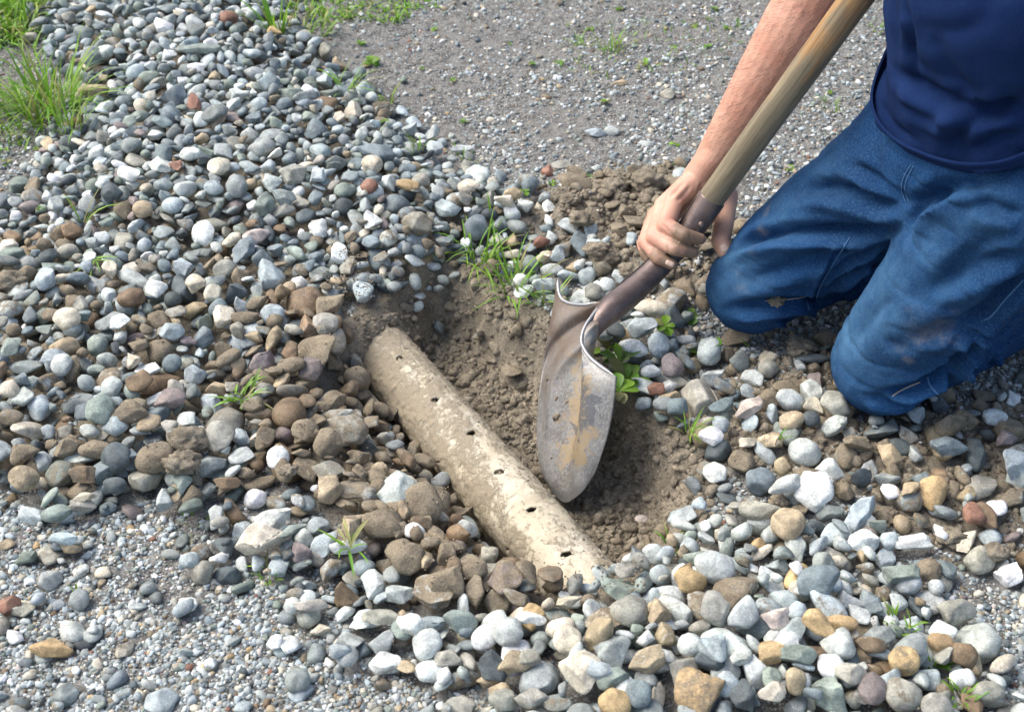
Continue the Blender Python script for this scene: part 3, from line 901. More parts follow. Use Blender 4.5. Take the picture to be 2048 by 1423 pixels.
tuft(1222, 100, 26, .055, 'tuft out on the grey yard near the top', .02, .0014)
tuft(1160, 95, 16, .040, 'thin tuft left of the one on the grey yard', .02, .0012)
tuft(560, 75, 20, .12, 'broad-bladed upright grass at the top of the heap', .015, .0035, lift=(1.0, 1.5), bend=(.1, .7))
tuft(600, 70, 60, .055, 'dense low grass at the top right of the heap', .06, .0024)
tuft(690, 175, 18, .08, 'wispy grass where heap meets yard', .02, .0014, lift=(.5, 1.3))
tuft(780, 200, 14, .05, 'short wisps right of the heap', .02, .0014)
tuft(838, 300, 10, .035, 'two-bladed wisp right of the big blue slab', .012, .0014)
tuft(925, 320, 16, .03, 'low green patch below the flat pale stone', .02, .0014)
tuft(155, 1190, 3, .035, 'single blade behind the lone grey pebble', .004, .0014, lift=(1.3, 1.55), bend=(0, .2))
tuft(1800, 1245, 22, .027, 'spiky little tuft in the right-hand gravel', .016, .0015)
tuft(1868, 1325, 8, .024, 'short blades between stones at the lower right', .01, .002)
tuft(1925, 1390, 14, .025, 'low tuft by the bottom right stones', .012, .0018)
tuft(1560, 870, 5, .025, 'tiny blades on the soil right of the trench', .006, .0013)
tuft(165, 440, 5, .08, 'single arching blade on the upper left pebbles', .006, .0013, lift=(.8, 1.3))
tuft(185, 515, 6, .05, 'bent blade lying on the left pebbles', .006, .0016, lift=(.2, .5))
tuft(960, 645, 7, .035, 'small sprig on the far wall of the trench', .008, .0015, lift=(-.6, .5))
tuft(1660, 215, 14, .035, 'weak tuft behind the kneeling man', .02, .0014)
tuft(1755, 60, 12, .03, 'little tuft glimpsed between handle and shirt', .02, .0016)
tuft(1500, 690, 5, .02, 'tiny sprout in front of the far knee', .006, .0013)


def weed(px, py, n, L, label, wr=.32, lift=(.1, .9)):
    c = ground_at(px, py)
    Vs, Fs, Cs, off = [], [], [], 0
    for k in range(n):
        yaw = 6.283 * k / n + random.gauss(0, .4); l = L * random.uniform(.6, 1.1); el0 = random.uniform(*lift); tint = gtint() * (.72 if L > .03 else .8)
        m = 7
        t = np.linspace(0, 1, m)
        el = el0 - .9 * t
        X = np.concatenate([[0], np.cumsum(np.cos(el[:-1]) * l / (m - 1))]); Zz = np.concatenate([[0], np.cumsum(np.sin(el[:-1]) * l / (m - 1))])
        W = l * wr * np.sin(np.pi * np.clip(t, 0, 1) ** 1.4) * (t > .12) + l * .02
        for sg, dz in ((-1, .25), (-.5, .08), (0, 0), (.5, .08), (1, .25)):
            Vs.append(np.stack([X * math.cos(yaw) - math.sin(yaw) * W * sg, X * math.sin(yaw) + math.cos(yaw) * W * sg, Zz + W * dz], 1))
        for a in range(4):
            i = off + a * m + np.arange(m - 1)
            Fs.append(np.stack([i, i + 1, i + m + 1, i + m], 1))
        off += 5 * m
        Cs.append(np.tile(np.array(tint) * random.uniform(.85, 1.15), (5 * m, 1)))
    me = mesh_np('weed', np.vstack(Vs), np.vstack(Fs), attrs=dict(tint=np.clip(np.vstack(Cs), 0, 1)))
    o = link('weed', me, M_LEAF, loc=tuple(c + np.array([0, 0, .002])))
    tagit(o, label, 'weed', 'broad-leaved weeds in the gravel')


weed(1252, 768, 9, .040, 'leafy broad-leaved weed against the right edge of the blade', .24, (.3, 1.3))
weed(1238, 785, 6, .028, 'lower rosette spilling under the broad-leaved weed', .25)
weed(1240, 728, 6, .035, 'lighter leaves between blade shoulder and stones', .2, (.4, 1.3))
weed(1400, 708, 12, .022, 'small-leaved patch in front of the far knee', .4)
weed(1418, 690, 5, .018, 'round-leaved sprout below the far knee', .5)
weed(1385, 636, 6, .018, 'tiny weed beside the far knee', .4)
weed(1330, 655, 8, .02, 'yellow-green weed between neck and far knee', .35)
weed(1215, 700, 6, .03, 'yellowish leaves squeezed between stones and blade', .18, (.3, 1.2))
weed(745, 130, 8, .02, 'clover patch at the top of the yard', .45)
WL = set()
for k, (px, py) in enumerate([(845, 140), (905, 165), (1065, 130), (1120, 130), (1290, 130), (1345, 95), (1390, 55), (1415, 95), (930, 245), (1210, 205), (1350, 290), (1340, 330), (1180, 355), (1105, 370), (1050, 385),
                              (770, 245), (1455, 60), (1180, 60), (1020, 90), (1660, 190), (1700, 330), (1580, 340), (870, 60), (720, 90), (940, 400), (25, 400), (15, 330), (80, 420), (35, 290), (75, 300), (1430, 20), (1240, 20)]):
    ps = place_phrase(px, py, 0)
    yardw = ['single tiny weed', 'pinhead-small weed', 'flat little weed', 'two-leaved little weed', 'pale little weed', 'spread-out little weed'][k % 6]
    wl = f'{yardw} {ps}'
    if wl in WL: wl = f'{yardw}, farther one, {ps}' if py < 300 else f'{yardw}, nearer one, {ps}'
    WL.add(wl)
    weed(px, py, random.choice([4, 5, 6, 7]), random.uniform(.007, .013), wl, .38)


def grass_field(poly_px, n, L, w, label, name='grass', tone=1.0):
    P = poly_world(poly_px)
    it = []
    lo, hi = P.min(0), P.max(0)
    pts = rng.uniform(lo, hi, (n * 3, 2))
    ok = poly_sd(P, pts[:, 0], pts[:, 1]) + .06 * vnoise(pts[:, 0] * 14, pts[:, 1] * 14, 2) * 2 > 0
    pts = pts[ok][:n]
    z, _ = hsample(pts[:, 0], pts[:, 1])
    for (x, y), zz in zip(pts, z):
        it.append(((x, y, zz - .003), random.uniform(0, 6.283), L * random.uniform(.35, 1.2), w * random.uniform(.7, 1.4), random.uniform(.4, 1.8), random.uniform(.5, 1.5), gtint() * tone))
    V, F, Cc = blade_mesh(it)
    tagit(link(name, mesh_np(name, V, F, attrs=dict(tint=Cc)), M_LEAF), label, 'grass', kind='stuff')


grass_field([(-150, -150), (130, -150), (120, 20), (95, 70), (60, 100), (-150, 130)], 2600, .065, .0028, 'lush green grass filling the top left corner')
grass_field([(560, -120), (900, -120), (860, 15), (760, 40), (640, 50), (590, 30)], 1500, .028, .0022, 'low mossy grass along the top edge beyond the heap')
grass_field([(-150, 130), (60, 110), (80, 230), (40, 330), (-150, 360)], 170, .05, .0018, 'thin grass straggling down the left edge of the yard')
grass_field([(1100, 60), (1500, 40), (1480, 150), (1150, 160)], 160, .022, .0012, 'sparse short grass dotted over the yard')

# ------------------------------------------------------------------ drain pipe
def mat_pipe():
    m = Mt('weathered cream plastic'); p = m.pos()
    n1 = m.noise(p, 14, 5, .6, .8); n2 = m.noise(p, 70, 6, .7, .5); n3 = m.noise(p, 420, 5, .75)
    c = m.mix(m.ramp(n1, .35, .65), (.72, .65, .50), (.62, .54, .38))
    c = m.mix(1, c, m.mix(n3, (.86, .86, .86), (1.1, 1.1, 1.1)), 'MULTIPLY')
    dust = m.ramp(n2, .42, .66, 0, .7)
    c = m.mix(dust, c, (.50, .42, .30))
    sm = m.math('ADD', m.math('MULTIPLY', m.noise(p, 120, 6, .75, .6), .9), m.math('MULTIPLY', n3, .35))
    mk = m.ramp(m.math('SUBTRACT', m.math('ADD', m.attr('mud'), .28), sm), -.12, .10)
    c = m.mix(mk, c, m.mix(n3, (.25, .205, .14), (.46, .39, .28)))
    m.set('Base Color', c).set('Roughness', m.ramp(mk, 0, 1, .5, .95)).set('Specular IOR Level', .35)
    m.bump(m.math('ADD', m.math('MULTIPLY', mk, .8), m.math('MULTIPLY', n3, .7)), .8, .0022)
    return m.m


M_PIPE = mat_pipe()
nl, na = 620, 120
U = np.linspace(0, 1, nl); A = np.linspace(0, 2 * np.pi, na, endpoint=False)
Lp = np.linalg.norm(P1 - P0)
side_v = np.cross(PA, [0, 0, 1]); side_v /= np.linalg.norm(side_v)
up_v = np.cross(side_v, PA)
UU, AA = np.meshgrid(U, A, indexing='ij')
rad = np.full(UU.shape, PR)
rad = rad + .0010 * vnoise(UU * 30, AA * 3, 1) + .0006 * vnoise(UU * 90, AA * 10, 4)
mud = .42 - .28 * UU
mud = mud + .16 * np.abs(np.cos(AA))
mud = np.clip(mud + .22 * vnoise(UU * 14, AA * 3, 9) + .12 * vnoise(UU * 60, AA * 8, 2), 0, .75)
crust = np.clip(mud - .2, 0, 1) * np.maximum(0, vnoise(UU * 120, AA * 14, 3) + vnoise(UU * 60, AA * 7, 5))
rad = rad + .011 * crust
PV = P0 + UU[..., None] * (P1 - P0) + (rad * np.cos(AA))[..., None] * side_v + (rad * np.sin(AA))[..., None] * up_v
# holes: removed faces, ragged
HOLES = [(799, 719, 9), (870, 803, 9), (942, 869, 10), (998, 947, 11), (1062, 1022, 11), (1132, 1111, 12), (941, 1016, 6), (1020, 1098, 5), (880, 925, 5)]
idx = np.arange(nl * na).reshape(nl, na)
F = np.stack([idx[:-1], np.roll(idx, -1, 1)[:-1], np.roll(idx, -1, 1)[1:], idx[1:]], -1)
fc = (PV[:-1] + PV[1:]) / 2
fpx, fD = to_px(fc.reshape(-1, 3))
nrm = (np.cos(AA)[..., None] * side_v + np.sin(AA)[..., None] * up_v)[:-1].reshape(-1, 3)
facing = ((CO - fc.reshape(-1, 3)) * nrm).sum(1) > 0
cut = np.zeros(len(fpx), bool)
for hxp, hyp, r0 in HOLES:
    dx, dy = fpx[:, 0] - hxp, fpx[:, 1] - hyp
    cut |= facing & (((dx * .98 - dy * .18) / (r0 * .9)) ** 2 + ((dx * .18 + dy * .98) / (r0 * .48)) ** 2 < 1 + .3 * vnoise(fpx[:, 0] * .3, fpx[:, 1] * .3))
F = F.reshape(-1, 4)[~cut]
root = empty('drain_pipe', tuple((P0 + P1) / 2 - np.array([0, 0, PR])))
tagit(root, 'cream perforated drain pipe lying muddy in the bottom of the trench', 'pipe')
me = mesh_np('pipe_wall', PV.reshape(-1, 3), F, attrs=dict(mud=mud.ravel()))
o = link('pipe_wall', me, M_PIPE, root)
md = o.modifiers.new('thick', 'SOLIDIFY'); md.thickness = .003; md.offset = -1

def bvh_of(me):
    return BVHTree.FromPolygons([v.co for v in me.vertices], [tuple(p.vertices) for p in me.polygons])


def on_surf(bvh, px, py):
    d = Vector(ray(px, py)).normalized()
    h = bvh.ray_cast(Vector(CO), d)
    return (np.array(h[0]), np.array(h[1])) if h[0] is not None else (None, None)


# ------------------------------------------------------------------ shovel
def mat_blade():
    m = Mt('worn shovel steel'); p = m.pos()
    n1 = m.noise(p, 17, 5, .6, .6); n2 = m.noise(m.scale(p, (1.6, 1.6, .22)), 260, 4, .7); n3 = m.noise(p, 42, 6, .7, 1.0); n4 = m.noise(p, 500, 3, .7)
    c = m.mix(m.ramp(n1, .35, .65), (.25, .245, .23), (.15, .14, .13))
    c = m.mix(m.ramp(n2, .38, .72, 0, .6), c, (.44, .44, .42))
    c = m.mix(m.ramp(m.math('ADD', n3, m.math('MULTIPLY', m.attr('rust'), .34)), .60, .76, 0, .9), c, (.36, .27, .155))
    c = m.mix(m.ramp(m.math('ADD', m.noise(p, 27, 5, .72, .9), m.math('MULTIPLY', m.attr('stain'), .24)), .64, .70, 0, .85), c, (.115, .12, .13))
    c = m.mix(m.math('MULTIPLY', m.attr('brown'), m.ramp(n1, .3, .7, .6, 1)), c, (.19, .125, .085))
    c = m.mix(m.ramp(m.noise(p, 75, 6, .75, .8), .55, .68, 0, .55), c, (.24, .185, .12))
    scr = m.ramp(m.noise(m.scale(p, (3, 3, .12)), 420, 2, .6), .62, .70, 0, .5)
    c = m.mix(scr, c, (.50, .50, .48))
    c = m.mix(m.attr('wet'), c, (.15, .15, .14))
    c = m.mix(m.ramp(n4, .66, .72, 0, .5), c, (.2, .16, .11))
    m.set('Base Color', c).set('Metallic', .35).set('Roughness', m.ramp(n3, .3, .7, .42, .62))
    m.bump(m.math('ADD', n2, n3), .3, .0012)
    return m.m


def mat_socket():
    m = Mt('brown steel socket'); p = m.pos()
    n1 = m.noise(p, 30, 5, .6, .6); n2 = m.noise(p, 300, 4, .7)
    c = m.mix(m.ramp(n1, .35, .65), (.115, .085, .08), (.20, .15, .13))
    c = m.mix(m.ramp(n2, .5, .75, 0, .4), c, (.32, .27, .24))
    m.set('Base Color', c).set('Metallic', .55).set('Roughness', .38)
    m.bump(n2, .25, .0008)
    return m.m


def mat_handle(a, b):
    m = Mt('worn wooden handle'); p = m.gen()
    g = m.noise(m.scale(p, (1, 1, .05)), 260, 5, .65, .3); g2 = m.noise(m.scale(p, (1, 1, .2)), 60, 4, .6)
    sp = m.noise(p, 330, 4, .7)
    fresh = m.mix(m.ramp(g, .35, .65), (.31, .165, .065), (.46, .275, .125))
    dirty = m.mix(m.ramp(g, .3, .7), (.17, .142, .093), (.31, .26, .175))
    f = m.attr('wear')
    k = m.ramp(m.math('ADD', f, m.math('MULTIPLY', m.math('SUBTRACT', g2, .5), 2.2)), .25, .95)
    c = m.mix(k, dirty, fresh)
    c = m.mix(m.ramp(sp, .62, .7, 0, .45), c, (.13, .09, .05))
    m.set('Base Color', c).set('Roughness', .5).set('Specular IOR Level', .35)
    m.bump(m.math('ADD', g, sp), .35, .0008)
    return m.m


def tube(P, Rr, n=32, cap=True, squash=None):
    P = np.asarray(P); m = len(P)
    T = np.gradient(P, axis=0); T /= np.linalg.norm(T, axis=1, keepdims=True)
    ref = np.array([0.3, -.9, .2]); ref = ref - (ref @ T[0]) * T[0]; ref /= np.linalg.norm(ref)
    V = []
    for i in range(m):
        ref = ref - (ref @ T[i]) * T[i]; ref /= np.linalg.norm(ref)
        b = np.cross(T[i], ref)
        a = np.linspace(0, 2 * np.pi, n, endpoint=False)
        V.append(P[i] + Rr[i] * (np.cos(a)[:, None] * ref + np.sin(a)[:, None] * b))
    V = np.vstack(V)
    idx = np.arange(m * n).reshape(m, n)
    F = np.stack([idx[:-1], np.roll(idx, -1, 1)[:-1], np.roll(idx, -1, 1)[1:], idx[1:]], -1).reshape(-1, 4)
    if cap:
        V = np.vstack([V, P[0], P[-1]])
        c0, c1 = m * n, m * n + 1
        a = np.arange(n); b = (a + 1) % n
        F = np.vstack([F, np.stack([np.full(n, c0), b, a, a], 1)[:, [0, 1, 2, 2]], np.stack([np.full(n, c1), a + (m - 1) * n, b + (m - 1) * n, b + (m - 1) * n], 1)])
    return V, F


def mesh_mix(name, V, F, smooth=True, attrs=None):     # quads, with repeated last index meaning a triangle
    me = bpy.data.meshes.new(name)
    me.from_pydata([tuple(v) for v in V], [], [tuple(f) if f[2] != f[3] else tuple(f[:3]) for f in F.tolist()])
    me.polygons.foreach_set('use_smooth', np.full(len(me.polygons), smooth)); me.update()
    add_attrs(me, attrs)
    return me


HA = dp(1423, 397, 1.745); HB = dp(1711, 0, 1.50)
HDIR = (HB - HA) / np.linalg.norm(HB - HA)
shovel = empty('shovel', tuple(dp(1130, 1000, 1.70)))
tagit(shovel, 'round-point shovel with worn steel blade standing in the trench', 'shovel')
# handle
HL = 1.12
Pq = [HA - HDIR * .03 + HDIR * (HL * t) for t in np.linspace(0, 1, 120)]
tt = np.linspace(0, 1, 120)
Rr = .0172 + .0008 * np.sin(tt * 3.0) + .002 * sstep(.90, .97, tt) - .012 * sstep(.985, 1.0, tt)
V, F = tube(np.array(Pq), Rr, 40)
# local frame along the handle so the grain runs with it
zax = Vector(HDIR); q = zax.to_track_quat('Z', 'Y').to_matrix()
Vl = (V - HA) @ np.array(q)
wear = np.clip((Vl[:, 2] - .16) / .38, 0, 1.1) + .30 * (np.cos(np.arctan2(Vl[:, 1], Vl[:, 0]) - 2.4))* sstep(.05, .3, Vl[:, 2])
o = link('handle', mesh_mix('handle', Vl, F, attrs=dict(wear=wear)), mat_handle(0, 0))
o.parent = shovel
o.matrix_world = Matrix.Translation(Vector(HA)) @ q.to_4x4()
o.matrix_parent_inverse = Matrix.Translation(-shovel.location)
# socket: tapered tube down to the blade, open seam on its upper left side
SK = [(1424, 396, 1.745), (1408, 420, 1.752), (1390, 446, 1.758), (1362, 482, 1.762), (1325, 523, 1.758), (1288, 560, 1.748), (1252, 592, 1.735), (1222, 618, 1.722), (1196, 645, 1.712), (1176, 676, 1.708)]
SP_ = catmull([dp(*a) for a in SK], 90)
tt = np.linspace(0, 1, 90)
Rr = .0190 - .0022 * sstep(0, .45, tt) + .0012 * sstep(.5, .7, tt) - .0075 * sstep(.74, 1.0, tt)
V, F = tube(SP_, Rr, 48, cap=False)
M_SOCK = mat_socket()
o = link('socket', mesh_mix('socket', V, F), M_SOCK, shovel)
md = o.modifiers.new('t', 'SOLIDIFY'); md.thickness = .0018; md.offset = -1


def strip_tube(name, P, r, mat, parent, n=10, num=60):
    P = catmull(P, num)
    tt = np.linspace(0, 1, num)
    V, F = tube(P, r * np.minimum(1, .25 + 8 * np.minimum(tt, 1 - tt)), n)
    return link(name, mesh_mix(name, V, F), mat, parent)


M_DARK = Mt('dark gap').set('Base Color', (.03, .025, .022)).set('Roughness', .8).m
# seam line standing a little proud of the tube
seam = []
for k in range(4, 66, 6):
    c = SP_[k]; Tn = SP_[min(k + 1, 89)] - SP_[k - 1]; Tn /= np.linalg.norm(Tn)
    v = (-RT * .72 + UP * .62 - FWD * .42); v -= (v @ Tn) * Tn; v /= np.linalg.norm(v)
    seam.append(c + v * (Rr[k] + .0002))
strip_tube('seam', seam, .0011, M_DARK, shovel)
# rivet
c = dp(1403, 449, 1.738)
Vb, Fb = ICO[3]
q = Vb * np.array([.0042, .0042, .0022])
fr = Vector(-FWD).to_track_quat('Z', 'Y').to_matrix()
o = link('rivet', mesh_np('rivet', q @ np.array(fr).T + c, Fb), M_SOCK, shovel)

# blade: a pressed sheet with a hollow frog running up into the socket
TOP = catmull([(1116, 558, 1.790), (1117, 580, 1.782), (1124, 598, 1.772), (1142, 607, 1.757), (1172, 609, 1.737), (1206, 602, 1.722), (1192, 622, 1.708), (1172, 650, 1.696),
               (1163, 682, 1.684), (1178, 712, 1.670), (1205, 735, 1.655), (1233, 753, 1.640)], 121)
LEFT = catmull([(1116, 558, 1.790), (1108, 610, 1.792), (1095, 680, 1.788), (1083, 750, 1.782), (1076, 820, 1.775), (1075, 880, 1.762), (1082, 935, 1.745), (1094, 965, 1.735)], 121)
RIGHT = catmull([(1233, 753, 1.640), (1231, 775, 1.640), (1226, 820, 1.643), (1217, 865, 1.648), (1205, 905, 1.655), (1192, 940, 1.665), (1182, 958, 1.670)], 121)
BOT = catmull([(1094, 965, 1.735), (1108, 987, 1.724), (1130, 1005, 1.712), (1150, 996, 1.695), (1168, 979, 1.681), (1182, 958, 1.670)], 121)
u = np.linspace(0, 1, 121)
UU, VV = np.meshgrid(u, u)
iu = np.rint(UU * 120).astype(int); iv = np.rint(VV * 120).astype(int)
# ease u so that the middle of the top edge falls at the socket
Sp = ((1 - VV)[..., None] * TOP[iu] + VV[..., None] * BOT[iu] + (1 - UU)[..., None] * LEFT[iv] + UU[..., None] * RIGHT[iv]
      - ((1 - UU) * (1 - VV))[..., None] * TOP[0] - (UU * (1 - VV))[..., None] * TOP[-1] - ((1 - UU) * VV)[..., None] * BOT[0] - (UU * VV)[..., None] * BOT[-1])
bul = .026 * np.sin(np.pi * UU) * (1 - .55 * VV) * sstep(0, .25, VV)
uc = .70 - .50 * sstep(-.1, .42, VV)
frog = .024 * np.exp(-((UU - uc + .15) / .09) ** 2) * sstep(0, .10, VV) * (1 - sstep(.28, .60, VV))
ridge = .013 * np.exp(-np.abs((UU - uc) / .06) ** 1.4) * sstep(.0, .10, VV) * (1 - sstep(.40, .75, VV))
Dp = Sp[..., 2] - bul + frog - ridge
PV = CO + (FWD[None, None] + ((Sp[..., 0] - SRC_W / 2) / FPX)[..., None] * RT + ((SRC_H / 2 - Sp[..., 1]) / FPX)[..., None] * UP) * Dp[..., None]
idx = np.arange(121 * 121).reshape(121, 121)
F = np.stack([idx[:-1, :-1], idx[1:, :-1], idx[1:, 1:], idx[:-1, 1:]], -1).reshape(-1, 4)
rust = np.exp(-((UU - .60) / .26) ** 2) * sstep(.05, .3, VV) * (1 - sstep(.68, .85, VV))
stain = np.exp(-((UU - .78) / .16) ** 2 - ((VV - .34) / .2) ** 2) + .7 * np.exp(-((UU - .6) / .2) ** 2 - ((VV - .55) / .15) ** 2)
brown = np.clip(1.25 * np.exp(-(VV / .36) ** 2) * sstep(.12, -.08, UU - uc), 0, .9)
wet = np.clip(sstep(.86, .98, VV + .06 * vnoise(UU * 6, VV * 6, 2)), 0, .6)
M_BLADE = mat_blade()
me = mesh_np('blade', PV.reshape(-1, 3), F, attrs=dict(stain=stain.ravel(), rust=rust.ravel(), brown=brown.ravel(), wet=wet.ravel()))
o = link('blade', me, M_BLADE, shovel)
md = o.modifiers.new('t', 'SOLIDIFY'); md.thickness = .0022; md.offset = 0
bb_ = bvh_of(me)
for px, py, r_ in [(1098, 757, .0034), (1113, 797, .0034), (1136, 803, .003), (1115, 834, .0055), (1170, 900, .002), (1105, 915, .0025)]:
    p, n_ = on_surf(bb_, px, py)
    if p is None: continue
    Vb, Fb = ICO[3]
    nn_ = .9 * vnoise(Vb[:, 0] * 2.5 + px, Vb[:, 1] * 2.5, Vb[:, 2] * 2.5) + .5 * vnoise(Vb[:, 0] * 6, Vb[:, 1] * 6, Vb[:, 2] * 6)
    sp = link('mud_speck', mesh_np('mud_speck', Vb * (1 + nn_)[:, None] * r_ * np.array([1, .7, 1.1]) + p, Fb), M_CRUMB, shovel)
    sp.parent = o; sp.matrix_parent_inverse = o.matrix_world.inverted()
# rolled bright top rims
M_RIM = Mt('polished rim steel')
M_RIM.set('Base Color', M_RIM.mix(M_RIM.noise(M_RIM.pos(), 90, 4), (.24, .24, .245), (.42, .42, .42))).set('Metallic', .45).set('Roughness', .4)
strip_tube('step_rim', PV[0, 0:52:5], .0024, M_RIM.m, shovel)
strip_tube('step_rim', PV[0, 58:121:6], .0024, M_RIM.m, shovel)

# ------------------------------------------------------------------ person
def cap_prim(a, b, ra, rb, n=24):
    a, b = np.asarray(a, float), np.asarray(b, float)
    ax = b - a; L = np.linalg.norm(ax)
    ax = ax / L if L > 1e-9 else np.array([0, 0, 1.])
    ph = np.linspace(-np.pi / 2, 0, 7); ph2 = np.linspace(0, np.pi / 2, 7)
    P, R = [], []
    for p in ph: P.append(a + ax * ra * math.sin(p)); R.append(max(ra * math.cos(p), 1e-5))
    for p in ph2: P.append(b + ax * rb * math.sin(p)); R.append(max(rb * math.cos(p), 1e-5))
    P = np.array(P)
    ref = np.cross(ax, [0.31, .77, .2]); ref /= np.linalg.norm(ref); bb = np.cross(ax, ref)
    an = np.linspace(0, 2 * np.pi, n, endpoint=False)
    V = np.vstack([P[i] + R[i] * (np.cos(an)[:, None] * ref + np.sin(an)[:, None] * bb) for i in range(len(P))])
    m = len(P)
    idx = np.arange(m * n).reshape(m, n)
    F = np.stack([idx[:-1], np.roll(idx, -1, 1)[:-1], np.roll(idx, -1, 1)[1:], idx[1:]], -1).reshape(-1, 4)
    F = F.tolist()
    F.append(idx[0][::-1].tolist()); F.append(idx[-1].tolist())
    return V, F


def ell_prim(c, axes):                     # axes: 3 vectors
    Vb, Fb = ICO[3]
    return np.asarray(c) + Vb @ np.asarray(axes), Fb.tolist()


def chain(pts):                            # [(point, r), ...]
    return [cap_prim(pts[i][0], pts[i + 1][0], pts[i][1], pts[i + 1][1]) for i in range(len(pts) - 1)]


def blob(prims, voxel, smooth):
    V, F, off = [], [], 0
    for v, f in prims:
        V.append(v); F += [[q + off for q in t] for t in f]; off += len(v)
    me = bpy.data.meshes.new('tmp'); me.from_pydata(np.vstack(V).tolist(), [], F); me.update()
    o = bpy.data.objects.new('tmp', me); COL.objects.link(o)
    r = o.modifiers.new('r', 'REMESH'); r.mode = 'VOXEL'; r.voxel_size = voxel; r.use_smooth_shade = True
    if smooth:
        s = o.modifiers.new('s', 'SMOOTH'); s.factor = .5; s.iterations = smooth
    dg = bpy.context.evaluated_depsgraph_get(); dg.update()
    m2 = bpy.data.meshes.new_from_object(o.evaluated_get(dg))
    bpy.data.objects.remove(o); bpy.data.meshes.remove(me)
    m2.polygons.foreach_set('use_smooth', np.full(len(m2.polygons), True))
    return m2


def getv(me):
    a = np.empty(len(me.vertices) * 3, np.float32); me.vertices.foreach_get('co', a); return a.reshape(-1, 3).astype(float)


def getn(me):
    a = np.empty(len(me.vertices) * 3, np.float32); me.vertex_normals.foreach_get('vector', a); return a.reshape(-1, 3).astype(float)


def setv(me, V):
    me.vertices.foreach_set('co', np.asarray(V, np.float32).ravel()); me.update()


FOLD_K = 1.0


def folds(me, specs):
    bvh = bvh_of(me); V = getv(me); N = getn(me)
    tot = np.zeros(len(V))
    for pts, w, dep, ridge in specs:
        path = catmull(np.array(pts, float), 5 * len(pts))
        Q = [on_surf(bvh, *p)[0] for p in path]
        Q = [q for q in Q if q is not None]
        if len(Q) < 2: continue
        Q = np.array(Q)
        jump = np.linalg.norm(np.diff(Q, axis=0), axis=1)
        lo, hi = Q.min(0) - 4 * w, Q.max(0) + 4 * w
        sel = np.where(((V > lo) & (V < hi)).all(1))[0]
        if not len(sel): continue
        P = V[sel]; best = np.full(len(sel), 1e9); tb = np.zeros(len(sel)); sb = np.zeros(len(sel))
        for i in range(len(Q) - 1):
            if jump[i] > .06: continue
            a, e = Q[i], Q[i + 1] - Q[i]
            t = np.clip(((P - a) @ e) / (e @ e + 1e-12), 0, 1)
            df = P - a - t[:, None] * e
            d = np.linalg.norm(df, axis=1)
            m = d < best
            s = (df * np.cross(e / (np.linalg.norm(e) + 1e-9), N[sel])).sum(1)
            best = np.where(m, d, best); tb = np.where(m, (i + t) / (len(Q) - 1), tb); sb = np.where(m, s, sb)
        tap = sstep(0, .25, tb) * sstep(1, .75, tb) * .85 + .15
        dep = dep * FOLD_K; w = w * .78
        g = -dep * np.exp(-(best / w) ** 2) + ridge * dep * np.exp(-((best - 2.0 * w) / (1.1 * w)) ** 2) * (.6 + .4 * np.sign(sb))
        tot[sel] += g * tap
    setv(me, V + N * tot[:, None])
    return tot


person = empty('person', tuple(at(1800, 760, 0)))
tagit(person, 'kneeling person in navy t-shirt and muddy blue jeans gripping the shovel', 'person')
E = lambda px, py, D: dp(px, py, D)

# -- skin: head, neck, shoulders, both arms and hands as one surface
def mat_skin():
    m = Mt('skin'); p = m.pos()
    n1 = m.noise(p, 22, 4, .6); n2 = m.noise(p, 260, 4, .7); n3 = m.noise(p, 80, 4, .6)
    c = m.mix(m.ramp(n1, .35, .65), (.54, .29, .20), (.66, .395, .285))
    c = m.mix(m.ramp(n3, .5, .7, 0, .35), c, (.66, .30, .22))
    c = m.mix(m.math('MULTIPLY', m.attr('red'), .55), c, (.64, .24, .17))
    hair = m.ramp(m.noise(m.scale(p, (1, 1, .35)), 420, 3, .7, 1.5), .60, .68, 0, 1)
    c = m.mix(m.math('MULTIPLY', hair, m.math('MULTIPLY', m.attr('hairy'), .75)), c, (.20, .10, .06))
    mk = m.ramp(m.math('SUBTRACT', m.attr('mud'), m.math('ADD', m.math('MULTIPLY', n3, .5), m.math('MULTIPLY', n2, .3))), -.15, .20, 0, .9)
    c = m.mix(mk, c, (.20, .14, .092))
    m.set('Base Color', c).set('Roughness', .5).set('Specular IOR Level', .4)
    m.set('Subsurface Weight', .12)
    m.b.inputs['Subsurface Radius'].default_value = (.010, .004, .002)
    m.b.inputs['Subsurface Scale'].default_value = .6
    m.bump(m.math('ADD', n2, m.math('MULTIPLY', n3, .6)), .4, .0014)
    return m.m


FINGERS = dict(
    index=[(1350, 398, 1.768, .0125), (1331, 452, 1.736, .0110), (1368, 470, 1.719, .0098), (1400, 478, 1.726, .0078)],
    middle=[(1327, 412, 1.776, .0122), (1309, 475, 1.744, .0108), (1350, 498, 1.722, .0096), (1386, 504, 1.730, .0078)],
    ring=[(1311, 432, 1.786, .0112), (1292, 484, 1.757, .0102), (1316, 515, 1.738, .0092), (1345, 529, 1.733, .0072)],
    little=[(1302, 448, 1.795, .0100), (1286, 490, 1.776, .0078), (1290, 508, 1.766, .0070), (1298, 520, 1.762, .0060)])
prims = []
for k, f in FINGERS.items():
    prims += chain([(E(*q[:3]), q[3] * (1.07 if i_ == 1 else .98)) for i_, q in enumerate(f)])
    prims += [cap_prim(E(1400, 352, 1.792), E(*f[0][:3]), .0175, f[0][3] * 1.05)]
prims += [cap_prim(E(1340, 420, 1.785), E(1385, 375, 1.795), .014, .019), cap_prim(E(1330, 440, 1.792), E(1400, 370, 1.805), .012, .018)]
prims += chain([(E(1410, 350, 1.800), .018), (E(1452, 392, 1.812), .0165), (E(1447, 452, 1.785), .0132), (E(1441, 482, 1.772), .0126), (E(1450, 503, 1.768), .0102)])
wr = E(1428, 326, 1.790)
